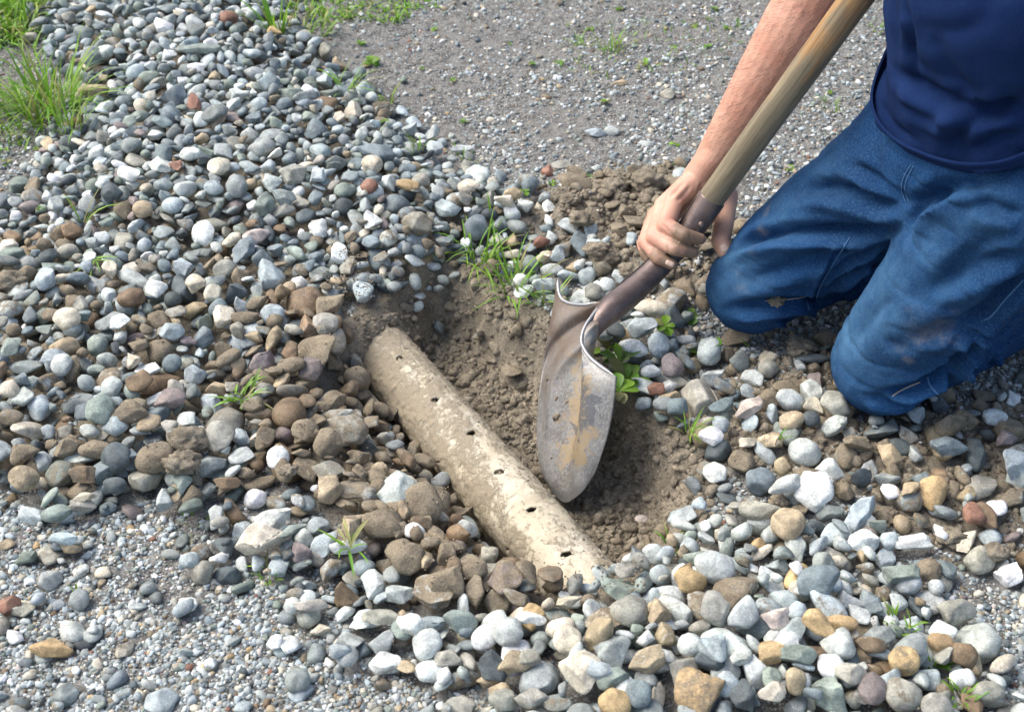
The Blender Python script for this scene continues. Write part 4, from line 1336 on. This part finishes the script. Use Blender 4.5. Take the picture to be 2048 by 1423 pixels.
elb = E(1664, -60, 1.625); sho = E(1880, -330, 1.42)
prims += chain([(E(1400, 356, 1.793), .0235), (wr, .0280), (E(1482, 240, 1.745), .0345), (E(1538, 150, 1.705), .0410), (E(1598, 55, 1.665), .0470), (elb, .0465), ((elb + sho) / 2, .050), (sho, .058)])
prims += [cap_prim(E(1404, 345, 1.785), E(1470, 268, 1.755), .020, .024)]
shoL = E(2330, -230, 1.27)
chest = (sho + shoL) / 2
gripL = HA + HDIR * .66
hipc = E(2010, 290, 1.50)
# left arm out of the picture, holding the handle higher up
elL = (shoL + gripL) / 2 + np.array([.16, -.02, -.08])
hd = gripL - elL; hd /= np.linalg.norm(hd)
wl = gripL - hd * .085
prims += chain([(shoL, .058), ((shoL + elL) / 2, .050), (elL, .043), ((elL + wl) / 2, .040), (wl, .027)])
perp = np.cross(HDIR, hd); perp /= np.linalg.norm(perp)
prims += [cap_prim(wl, gripL - hd * .030 + HDIR * .03, .024, .016), cap_prim(wl, gripL - hd * .030 - HDIR * .03, .024, .016)]
for k, (o_, r_) in enumerate([(.034, .0098), (.012, .0100), (-.010, .0095), (-.031, .0080)]):
    b0 = gripL + HDIR * o_
    prims += chain([(b0 - hd * .032 + perp * .010, r_ * 1.2), (b0 - hd * .004 + perp * .029, r_), (b0 + hd * .024 + perp * .014, r_ * .9), (b0 + hd * .027 - perp * .006, r_ * .75)])
prims += chain([(gripL - hd * .045 + HDIR * .02 - perp * .015, .016), (gripL - hd * .018 + HDIR * .045 - perp * .026, .0115), (gripL + hd * .018 + HDIR * .050 - perp * .022, .0095)])
# shoulders, neck, head
nk = chest + np.array([-.03, -.02, .06]); fdir = np.array([-.72, -.42, -.42]); fdir /= np.linalg.norm(fdir)
hc = nk + np.array([-.09, -.05, .125])
upd = np.array([-.35, -.2, .9]); upd -= (upd @ fdir) * fdir; upd /= np.linalg.norm(upd); sid = np.cross(fdir, upd)
prims += [cap_prim(sho, shoL, .060, .060), cap_prim(chest, hipc, .085, .09), cap_prim(nk - np.array([0, 0, .02]), hc - upd * .05, .058, .052)]
prims += [ell_prim(hc + upd * .02, [fdir * .097, sid * .076, upd * .098]), ell_prim(hc - upd * .045 + fdir * .022, [fdir * .070, sid * .060, upd * .072]),
          ell_prim(hc - upd * .098 + fdir * .055, [fdir * .026, sid * .024, upd * .020])]
prims += [cap_prim(hc + fdir * .090 + upd * .012, hc + fdir * .108 - upd * .030, .009, .0135), ell_prim(hc + fdir * .094 - upd * .062, [fdir * .010, sid * .026, upd * .007]),
          ell_prim(hc + fdir * .092 - upd * .074, [fdir * .010, sid * .022, upd * .007]),
          cap_prim(hc + fdir * .084 + upd * .028 - sid * .045, hc + fdir * .084 + upd * .028 + sid * .045, .011, .011)]
for s_ in (-1, 1):
    prims += [ell_prim(hc + sid * .078 * s_ - fdir * .008 - upd * .008, [fdir * .018 - sid * .006 * s_, sid * .007, upd * .031])]
body_me = blob(prims, .0014, 2)
V = getv(body_me)
# knuckle creases, tendons
spx, sD = to_px(V)
inhand = (spx[:, 0] > 1270) & (spx[:, 0] < 1480) & (spx[:, 1] > 330) & (spx[:, 1] < 545) & (sD > 1.65)
mudv = np.zeros(len(V)); red = np.zeros(len(V)); hairy = np.zeros(len(V))
for k, f in FINGERS.items():
    P2, P3, P4 = [E(*q[:3]) for q in f[1:4]]
    d4 = np.linalg.norm(V - P4, axis=1); d3 = np.linalg.norm(V - P3, axis=1)
    mudv = np.maximum(mudv, .85 * np.exp(-(d4 / .026) ** 2)); mudv = np.maximum(mudv, (.80 if k == 'index' else .52) * np.exp(-(d3 / .022) ** 2))
    red = np.maximum(red, .9 * np.exp(-(np.linalg.norm(V - P2, axis=1) / .014) ** 2))
mudv = np.maximum(mudv, .5 * np.exp(-(np.linalg.norm(V - E(1450, 500, 1.768), axis=1) / .012) ** 2))
fore = np.zeros(len(V))
for a, b in ((wr, elb),):
    e = b - a; t = np.clip(((V - a) @ e) / (e @ e), 0, 1); d = np.linalg.norm(V - a - t[:, None] * e, axis=1)
    hairy = np.where(d < .07, sstep(.02, .25, t) * (t < .999), 0); red = np.maximum(red, np.where(d < .07, .35 * sstep(0, .4, t), 0))
add_attrs(body_me, dict(mud=mudv, red=red, hairy=hairy))
M_SKIN = mat_skin()
print('MUD', mudv.max(), (mudv > .5).sum(), red.max(), (hairy > 0).sum())
body = link('body', body_me, M_SKIN, person)
hv = np.where((hairy > .3) & (sD < 1.9))[0]
hv = hv[rng.integers(0, len(hv), 1900)]
hn = getn(body_me)[hv]; ad_ = (wr - elb) / np.linalg.norm(wr - elb)
HVs, HFs = [], []
for k, (i, nn) in enumerate(zip(hv, hn)):
    d = ad_ + np.cross(ad_, nn) * random.gauss(.5, .5) + nn * .25; d /= np.linalg.norm(d)
    L_ = random.uniform(.006, .013); sw = np.cross(d, nn); sw /= np.linalg.norm(sw) + 1e-9
    p = V[i]; w_ = .00012
    a_, b_, c_ = p, p + (d * .55 + nn * .22) * L_, p + d * L_ + nn * .0015
    HVs += [a_ - sw * w_, a_ + sw * w_, b_ - sw * w_, b_ + sw * w_, c_, c_]; o_ = k * 6
    HFs += [(o_, o_ + 1, o_ + 3, o_ + 2), (o_ + 2, o_ + 3, o_ + 5, o_ + 4)]
M_HAIRS = Mt('arm hair').set('Base Color', (.10, .055, .03)).set('Roughness', .5).m
ho = link('arm_hair', mesh_np('arm_hair', np.array(HVs), np.array(HFs)), M_HAIRS, person)
ho.parent = body; ho.matrix_parent_inverse = body.matrix_world.inverted()
folds(body_me, [([(1322, 446), (1334, 458), (1340, 466)], .0018, .0010, .3), ([(1352, 458), (1356, 474)], .0012, .0008, .2), ([(1380, 462), (1380, 486)], .0011, .0008, .2),
                ([(1436, 456), (1450, 460)], .0015, .0009, .3), ([(1434, 466), (1452, 469)], .0013, .0007, .3), ([(1384, 368), (1366, 392), (1352, 402)], .004, .0016, .5),
                ([(1372, 362), (1350, 384), (1334, 400)], .004, .0014, .5), ([(1404, 366), (1392, 388)], .003, .0016, .5),
                ([(1333, 492), (1337, 508)], .0012, .0008, .2), ([(1598, 6), (1612, 22), (1622, 42)], .006, .0012, .3)])
M_NAIL = Mt('fingernail').set('Base Color', (.62, .45, .35)).set('Roughness', .3).m


def nail(px, py, D0, w, h, ang):
    bv = bvh_of(body_me)
    ang = math.radians(ang)
    n = 9; Vn = []
    for i in range(n):
        for j in range(n):
            a, b = (i / (n - 1) - .5) * 2, (j / (n - 1) - .5) * 2
            # squircle
            k = 1 - .18 * b * b if a > 0 else 1 - .10 * b * b
            x, y = a * w / 2 * k, b * h / 2 * (1 - .15 * a * a)
            X, Y = px + x * math.cos(ang) - y * math.sin(ang), py + x * math.sin(ang) + y * math.cos(ang)
            p, nn = on_surf(bv, X, Y)
            if p is None: p, nn = dp(X, Y, D0), -FWD
            edge = max(abs(a), abs(b))
            Vn.append(p - ray(X, Y) * (.0009 if edge < .95 else -.0004))
    idx = np.arange(n * n).reshape(n, n)
    F = np.stack([idx[:-1, :-1], idx[1:, :-1], idx[1:, 1:], idx[:-1, 1:]], -1).reshape(-1, 4)
    o = link('fingernail', mesh_np('fingernail', np.array(Vn), F), M_NAIL, person)
    o.parent = body; o.matrix_parent_inverse = body.matrix_world.inverted()


# -- jeans
def mat_denim():
    m = Mt('blue denim'); p = m.pos()
    n1 = m.noise(p, 9, 4, .6); n2 = m.noise(p, 430, 3, .8); n3 = m.noise(p, 45, 5, .6); n4 = m.noise(p, 260, 4, .7)
    c = m.mix(m.ramp(n1, .3, .7), (.005, .028, .092), (.009, .049, .148))
    c = m.mix(m.ramp(n4, .35, .7, 0, .25), c, (.024, .095, .215))
    c = m.mix(m.math('MULTIPLY', m.attr('worn'), m.ramp(n3, .25, .7, .35, .9)), c, (.070, .17, .29))
    c = m.mix(m.ramp(n2, .48, .66, 0, .30), c, (.10, .20, .32))
    mk = m.ramp(m.math('SUBTRACT', m.attr('mud'), m.noise(p, 30, 5, .7)), -.25, .25, 0, .55)
    c = m.mix(mk, c, (.30, .27, .235))
    m.set('Base Color', c).set('Roughness', .92).set('Specular IOR Level', .12)
    w = m.n.new('ShaderNodeTexWave'); m.l.new(m.scale(p, (1, .4, 1)), w.inputs[0]); w.inputs['Scale'].default_value = 320; w.inputs['Distortion'].default_value = 1.5
    m.bump(m.math('ADD', n2, m.math('MULTIPLY', w.outputs[1], .4)), .35, .0009)
    m.bump(n3, .3, .003)
    return m.m


K1, K2 = E(1768, 724, 1.665), E(1507, 572, 1.785)
H1, H2 = E(2040, 400, 1.475), E(1870, 300, 1.60)
BK = np.array([.84, .54, 0])
A1, A2 = K1 + BK * .40, K2 + BK * .40
A1[2] = .05; A2[2] = .05
prims = []
prims += chain([(K1, .067), (E(1840, 640, 1.615), .0755), (E(1925, 545, 1.560), .086), (H1, .100)])
prims += chain([(K2, .064), (E(1590, 495, 1.745), .071), (E(1700, 420, 1.690), .080), (H2, .094)])
prims += chain([(K1 + np.array([.015, .01, -.012]), .057), (K1 + BK * .14 + np.array([0, 0, -.010]), .058), (K1 + BK * .28 + np.array([0, 0, -.018]), .052), (A1, .045)])
prims += chain([(K2 + np.array([.015, .01, -.010]), .056), (K2 + BK * .14 + np.array([0, 0, -.008]), .057), (K2 + BK * .28 + np.array([0, 0, -.018]), .052), (A2, .045)])
prims += [cap_prim(H1, H2, .100, .098), cap_prim(hipc, (H1 + H2) / 2 + BK * .05, .115, .13), cap_prim(E(1930, 300, 1.53), E(2040, 330, 1.50), .095, .105),
          cap_prim(E(1830, 330, 1.60), E(1930, 400, 1.555), .080, .085)]
jeans_me = blob(prims, .0028, 12)
FOLD_K = 2.25
folds(jeans_me, [
    ([(1455, 505), (1500, 480), (1560, 466), (1640, 462), (1720, 462), (1800, 450)], .010, .0085, .7),
    ([(1590, 385), (1640, 375), (1700, 385), (1760, 405), (1830, 410)], .012, .0070, .7),
    ([(1690, 330), (1740, 350), (1790, 385), (1815, 400)], .009, .0045, .6),
    ([(1815, 470), (1830, 430), (1835, 405), (1860, 395), (1910, 385)], .011, .0065, .5),
    ([(1840, 400), (1880, 378), (1930, 365), (1990, 368)], .010, .0055, .6),
    ([(1700, 480), (1660, 540), (1630, 600)], .006, .0035, .5),
    ([(1490, 560), (1560, 540), (1620, 520), (1680, 500)], .012, .0038, .8),
    ([(1450, 620), (1520, 612), (1600, 606), (1660, 600)], .010, .0070, .7),
    ([(1640, 590), (1680, 560), (1720, 530), (1750, 520)], .008, .0070, .8),
    ([(1640, 620), (1690, 590), (1720, 560)], .006, .0060, .8),
    ([(1625, 600), (1660, 632), (1690, 600)], .006, .0050, .6),
    ([(1840, 590), (1920, 550), (1990, 520), (2048, 505)], .013, .0060, .8),
    ([(1800, 690), (1880, 660), (1950, 640), (2020, 570), (2047, 540)], .012, .0070, .8),
    ([(1870, 560), (1950, 500), (2040, 450)], .012, .0035, .8),
    ([(1760, 790), (1820, 775), (1880, 750), (1930, 700), (1950, 660)], .008, .0100, .7),
    ([(1880, 775), (1910, 730), (1920, 690)], .006, .0070, .8),
    ([(1905, 780), (1935, 740), (1945, 700)], .005, .0065, .8),
    ([(1900, 800), (1930, 790), (1960, 760), (1985, 720)], .007, .0060, .7),
    ([(1930, 760), (1985, 735), (2048, 712)], .006, .0040, .7),
    ([(1700, 700), (1740, 640), (1790, 590)], .014, .0022, .6),
    ([(1720, 790), (1790, 806), (1850, 795)], .009, .0040, .6),
    ([(1950, 390), (2000, 420), (2047, 430)], .010, .0040, .7),
    ([(1890, 690), (1930, 668), (1990, 660), (2047, 640)], .007, .0050, .8),
    ([(1880, 720), (1930, 700), (2000, 690)], .005, .0040, .8),
    ([(1660, 560), (1700, 520), (1760, 495)], .006, .0045, .8),
    ([(1560, 640), (1640, 632), (1700, 610)], .006, .0035, .7),
])
V = getv(jeans_me); N = getn(jeans_me)
nz = .0030 * vnoise(V[:, 0] * 22, V[:, 1] * 22, V[:, 2] * 22) + .0014 * vnoise(V[:, 0] * 60, V[:, 1] * 60, V[:, 2] * 60)
def crease(s, ph, wd):                       # thin wandering creases in the cloth
    q = (V + .02 * np.stack([vnoise(V[:, 0] * 20 + ph, V[:, 1] * 20, V[:, 2] * 20)] * 3, 1)) * s
    return np.exp(-(vnoise(q[:, 0] * .55 + ph, q[:, 1] * .55, q[:, 2] * 1.7) / wd) ** 2)


msk = sstep(.03, .10, V[:, 2]) * np.clip(.25 + 1.6 * vnoise(V[:, 0] * 7, V[:, 1] * 7, V[:, 2] * 7 + 4), 0, 1)
nz = nz - .0050 * crease(17, 3., .07) * msk - .0026 * sstep(.03, .10, V[:, 2]) * crease(38, 9., .09) * np.clip(.3 + 1.5 * vnoise(V[:, 0] * 9 + 5, V[:, 1] * 9, V[:, 2] * 9), 0, 1)
setv(jeans_me, V + N * nz[:, None]); V = getv(jeans_me)


def seg_d(V, a, b):
    e = b - a; t = np.clip(((V - a) @ e) / (e @ e), 0, 1); return np.linalg.norm(V - a - t[:, None] * e, axis=1)


jb = bvh_of(jeans_me)
worn = np.zeros(len(V)); mudj = np.zeros(len(V))
for px, py, r, k in [(1470, 540, .05, .8), (1560, 430, .05, .45), (1640, 350, .05, .35), (1700, 660, .06, .9), (1760, 600, .07, .7), (1850, 520, .06, .45), (1960, 450, .06, .35), (1430, 580, .04, .5), (1720, 740, .05, .5)]:
    p, _ = on_surf(jb, px, py)
    if p is not None: worn = np.maximum(worn, k * np.exp(-(np.linalg.norm(V - p, axis=1) / r) ** 2))
for px, py, r, k in [(1535, 420, .016, .55), (1525, 462, .012, .5), (1860, 655, .045, .50), (1800, 700, .04, .38), (1815, 720, .012, .6), (1600, 395, .02, .3), (1475, 560, .03, .35), (1500, 500, .02, .35), (1900, 620, .03, .35)]:
    p, _ = on_surf(jb, px, py)
    if p is not None: mudj = np.maximum(mudj, k * np.exp(-(np.linalg.norm(V - p, axis=1) / r) ** 2))
low = sstep(.05, .01, V[:, 2]); mudj = np.maximum(mudj, low * .55)
add_attrs(jeans_me, dict(worn=worn, mud=mudj))
M_DENIM = mat_denim()
jeans = link('jeans', jeans_me, M_DENIM, person)
M_STITCH = Mt('stitching').set('Base Color', (.06, .16, .32)).set('Roughness', .9).m
M_STITCH2 = Mt('pale frayed thread').set('Base Color', (.42, .36, .30)).set('Roughness', .9).m


def stitch(pts, r, mat, lift=.0004, name='stitching'):
    P = [on_surf(jb, *p) for p in catmull(np.array(pts, float), 30)]
    P = [p + n_ * lift * (1 if (CO - p) @ n_ > 0 else -1) for p, n_ in P if p is not None]
    if len(P) < 3: return
    V, F = tube(np.array(P), np.full(len(P), r), 6)
    o = link(name, mesh_mix(name, V, F), mat, person)
    o.parent = jeans; o.matrix_parent_inverse = jeans.matrix_world.inverted()


stitch([(1822, 330), (1808, 355), (1804, 380), (1812, 405)], .0007, M_STITCH)
stitch([(1828, 332), (1815, 357), (1811, 380), (1818, 403)], .0007, M_STITCH)
stitch([(1700, 475), (1665, 530), (1640, 575), (1632, 600)], .0009, M_STITCH)
stitch([(1610, 592), (1614, 606), (1618, 620)], .0009, M_STITCH)
stitch([(1855, 752), (1862, 772), (1880, 790), (1905, 798)], .0011, M_STITCH)
stitch([(1530, 602), (1550, 600), (1580, 598), (1608, 594)], .0008, M_STITCH2)
stitch([(1785, 792), (1800, 782), (1820, 772), (1840, 764)], .0008, M_STITCH2)
stitch([(1945, 760), (1985, 752), (2020, 735), (2047, 715)], .0009, M_STITCH)
stitch([(2047, 560), (2010, 600), (1985, 630), (1970, 640)], .0010, M_STITCH)
# dried mud stuck to the knee
p, n_ = on_surf(jb, 1554, 601)
if p is not None:
    Vb, Fb = ICO[4]
    n = .8 * vnoise(Vb[:, 0] * 2 + 9, Vb[:, 1] * 2, Vb[:, 2] * 2) + .6 * vnoise(Vb[:, 0] * 5, Vb[:, 1] * 5, Vb[:, 2] * 5) + .2 * vnoise(Vb[:, 0] * 11, Vb[:, 1] * 11, Vb[:, 2] * 11)
    o = link('mud_clump', mesh_np('mud_clump', Vb * (1 + n)[:, None] * np.array([.0095, .006, .0075]), Fb), M_CRUMB, loc=tuple(p - np.array([0, .001, 0])))
    tagit(o, 'dried clump of mud stuck on the far trouser knee', 'mud clump')

# -- shirt
def mat_shirt():
    m = Mt('navy cotton'); p = m.pos()
    n1 = m.noise(p, 8, 4); n2 = m.noise(p, 600, 3, .8); n3 = m.noise(p, 60, 4, .6)
    c = m.mix(m.ramp(n1, .3, .7), (.006, .018, .068), (.010, .028, .096))
    c = m.mix(m.ramp(n2, .5, .75, 0, .35), c, (.05, .07, .15))
    m.set('Base Color', c).set('Roughness', .95).set('Specular IOR Level', .08)
    m.bump(n2, .25, .0008); m.bump(n3, .25, .003)
    return m.m


M_SHIRT = mat_shirt()
prims = chain([(E(2030, 235, 1.50), .135), (E(2040, 130, 1.46), .138), (E(2062, 0, 1.43), .150), (chest, .135)])
prims += [cap_prim(E(1905, 225, 1.525), E(2070, 250, 1.46), .088, .12), cap_prim(E(1900, 170, 1.53), E(2060, 150, 1.43), .070, .12)]
prims += [cap_prim(sho, shoL, .078, .078), cap_prim(chest, E(2100, -60, 1.36), .13, .15)]
prims += chain([(sho, .078), (sho + (elb - sho) * .55, .070)]) + chain([(shoL, .078), (shoL + (elL - shoL) * .55, .070)])
shirt_me = blob(prims, .0034, 12)
FOLD_K = 1.15
folds(shirt_me, [
    ([(1795, 145), (1830, 165), (1880, 190), (1930, 210), (1990, 212)], .012, .012, .8),
    ([(2048, 190), (1990, 220), (1930, 260), (1905, 300)], .012, .009, .9),
    ([(1810, 0), (1825, 60), (1832, 120), (1830, 165)], .010, .0050, .7),
    ([(1800, 200), (1860, 225), (1920, 240)], .010, .005, .7),
    ([(1860, 60), (1900, 130), (1960, 200)], .016, .004, .6),
    ([(1760, 200), (1790, 250), (1850, 290)], .010, .004, .6),
    ([(2048, 262), (1990, 275), (1930, 305)], .009, .005, .7),
])
V = getv(shirt_me); N = getn(shirt_me)
q = V + .03 * vnoise(V[:, 0] * 12, V[:, 1] * 12, V[:, 2] * 12)[:, None]
cr = np.exp(-(vnoise(q[:, 0] * 9 + 4, q[:, 1] * 9, q[:, 2] * 17) / .08) ** 2) * np.clip(.2 + 1.6 * vnoise(V[:, 0] * 6, V[:, 1] * 6, V[:, 2] * 6 + 8), 0, 1)
setv(shirt_me, V - N * (.0045 * cr - .0015 * vnoise(V[:, 0] * 40, V[:, 1] * 40, V[:, 2] * 40))[:, None])
# cut open at the hem
hem_pts = [(1742, 205), (1775, 268), (1850, 315), (1930, 332), (2047, 322)]
sb = bvh_of(shirt_me)
HP = [on_surf(sb, *p)[0] for p in hem_pts]
HP = np.array([p for p in HP if p is not None])
bm = bmesh.new(); bm.from_mesh(shirt_me)
pl_c = HP.mean(0); u_, s_, vt = np.linalg.svd(HP - pl_c)
pl_n = vt[2] if vt[2][2] < 0 else -vt[2]
print('hem', len(HP), pl_c, pl_n)
bmesh.ops.bisect_plane(bm, geom=bm.verts[:] + bm.edges[:] + bm.faces[:], plane_co=pl_c, plane_no=pl_n, clear_outer=True)
edge = [e for e in bm.edges if e.is_boundary]
loop_pts = []
if edge:
    v = edge[0].verts[0]; seen = set(); cur = v
    while True:
        seen.add(cur); loop_pts.append(np.array(cur.co))
        nx_ = [e.other_vert(cur) for e in cur.link_edges if e.is_boundary and e.other_vert(cur) not in seen]
        if not nx_: break
        cur = nx_[0]
bm.to_mesh(shirt_me); bm.free()
shirt_me.polygons.foreach_set('use_smooth', np.full(len(shirt_me.polygons), True))
shirt = link('t_shirt', shirt_me, M_SHIRT, person)
md = shirt.modifiers.new('t', 'SOLIDIFY'); md.thickness = .0025; md.offset = 1
if len(loop_pts) > 20:                      # the doubled hem band
    Lp_ = np.array(loop_pts)
    cen = Lp_.mean(0)
    k = len(Lp_)
    sm = sum(np.roll(Lp_, s, 0) for s in range(-22, 23)) / 45
    out = sm - cen; out -= (out @ pl_n)[:, None] * pl_n; out /= np.linalg.norm(out, axis=1, keepdims=True)
    prof = [(.0008, -.0005), (.0040, -.0008), (.0046, .004), (.0046, .015), (.0040, .0185), (.0010, .018)]
    V = np.vstack([sm + out * a - pl_n * (b - .004) for a, b in prof])
    idx = np.arange(len(prof) * k).reshape(len(prof), k)
    F = np.stack([idx[:-1], np.roll(idx, -1, 1)[:-1], np.roll(idx, -1, 1)[1:], idx[1:]], -1).reshape(-1, 4)
    M_HEM = mat_shirt(); M_HEM.name = 'navy hem'
    link('hem', mesh_np('hem', V, F), M_SHIRT, person).parent = shirt

# -- hair, eyes and boots (outside the frame)
hp = [ell_prim(hc + upd * .034 - fdir * .016, [fdir * .094, sid * .081, upd * .094]), ell_prim(hc - fdir * .045 - upd * .02, [fdir * .058, sid * .074, upd * .08])]
hm = blob(hp, .004, 2); V = getv(hm); N = getn(hm)
setv(hm, V + N * (.006 * vnoise(V[:, 0] * 140, V[:, 1] * 140, V[:, 2] * 60))[:, None])
link('hair', hm, Mt('brown hair').set('Base Color', (.055, .032, .02)).set('Roughness', .7).m, person)
M_EYE = Mt('eye').set('Base Color', (.8, .78, .75)).set('Roughness', .15).m
M_IRIS = Mt('iris').set('Base Color', (.05, .03, .02)).set('Roughness', .1).m
for s_ in (-1, 1):
    ec = hc + fdir * .080 + sid * .032 * s_ + upd * .010
    eo = link('eye', mesh_np('eye', ICO[3][0] * .0125 + ec, ICO[3][1]), M_EYE, person)
    eo2 = link('iris', mesh_np('iris', ICO[3][0] * np.array([.0055] * 3) + ec + fdir * .0085, ICO[3][1]), M_IRIS, person)
    eo2.parent = eo; eo2.matrix_parent_inverse = eo.matrix_world.inverted()
M_BOOT = Mt('brown boot leather').set('Base Color', (.09, .05, .025)).set('Roughness', .6).m
for a in (A1, A2):
    bp = chain([(a + np.array([0, 0, .012]), .050), (a + BK * .05 + np.array([0, 0, .0]), .048)]) + chain([(a + BK * .05 + np.array([0, 0, .02]), .044), (a + BK * .09 + np.array([0, 0, -.00]), .036)])
    link('boot', blob(bp, .004, 4), M_BOOT, person)

for q in [(1340, 527, 1.73, 20, 12, 25), (1448, 496, 1.76, 17, 19, 60)]:
    nail(*q)
print('floor', ','.join(sorted({s['tone'] for s in STONES})))
print('stones', len(STONES), 'single', len(single), 'labels', len(used_labels))
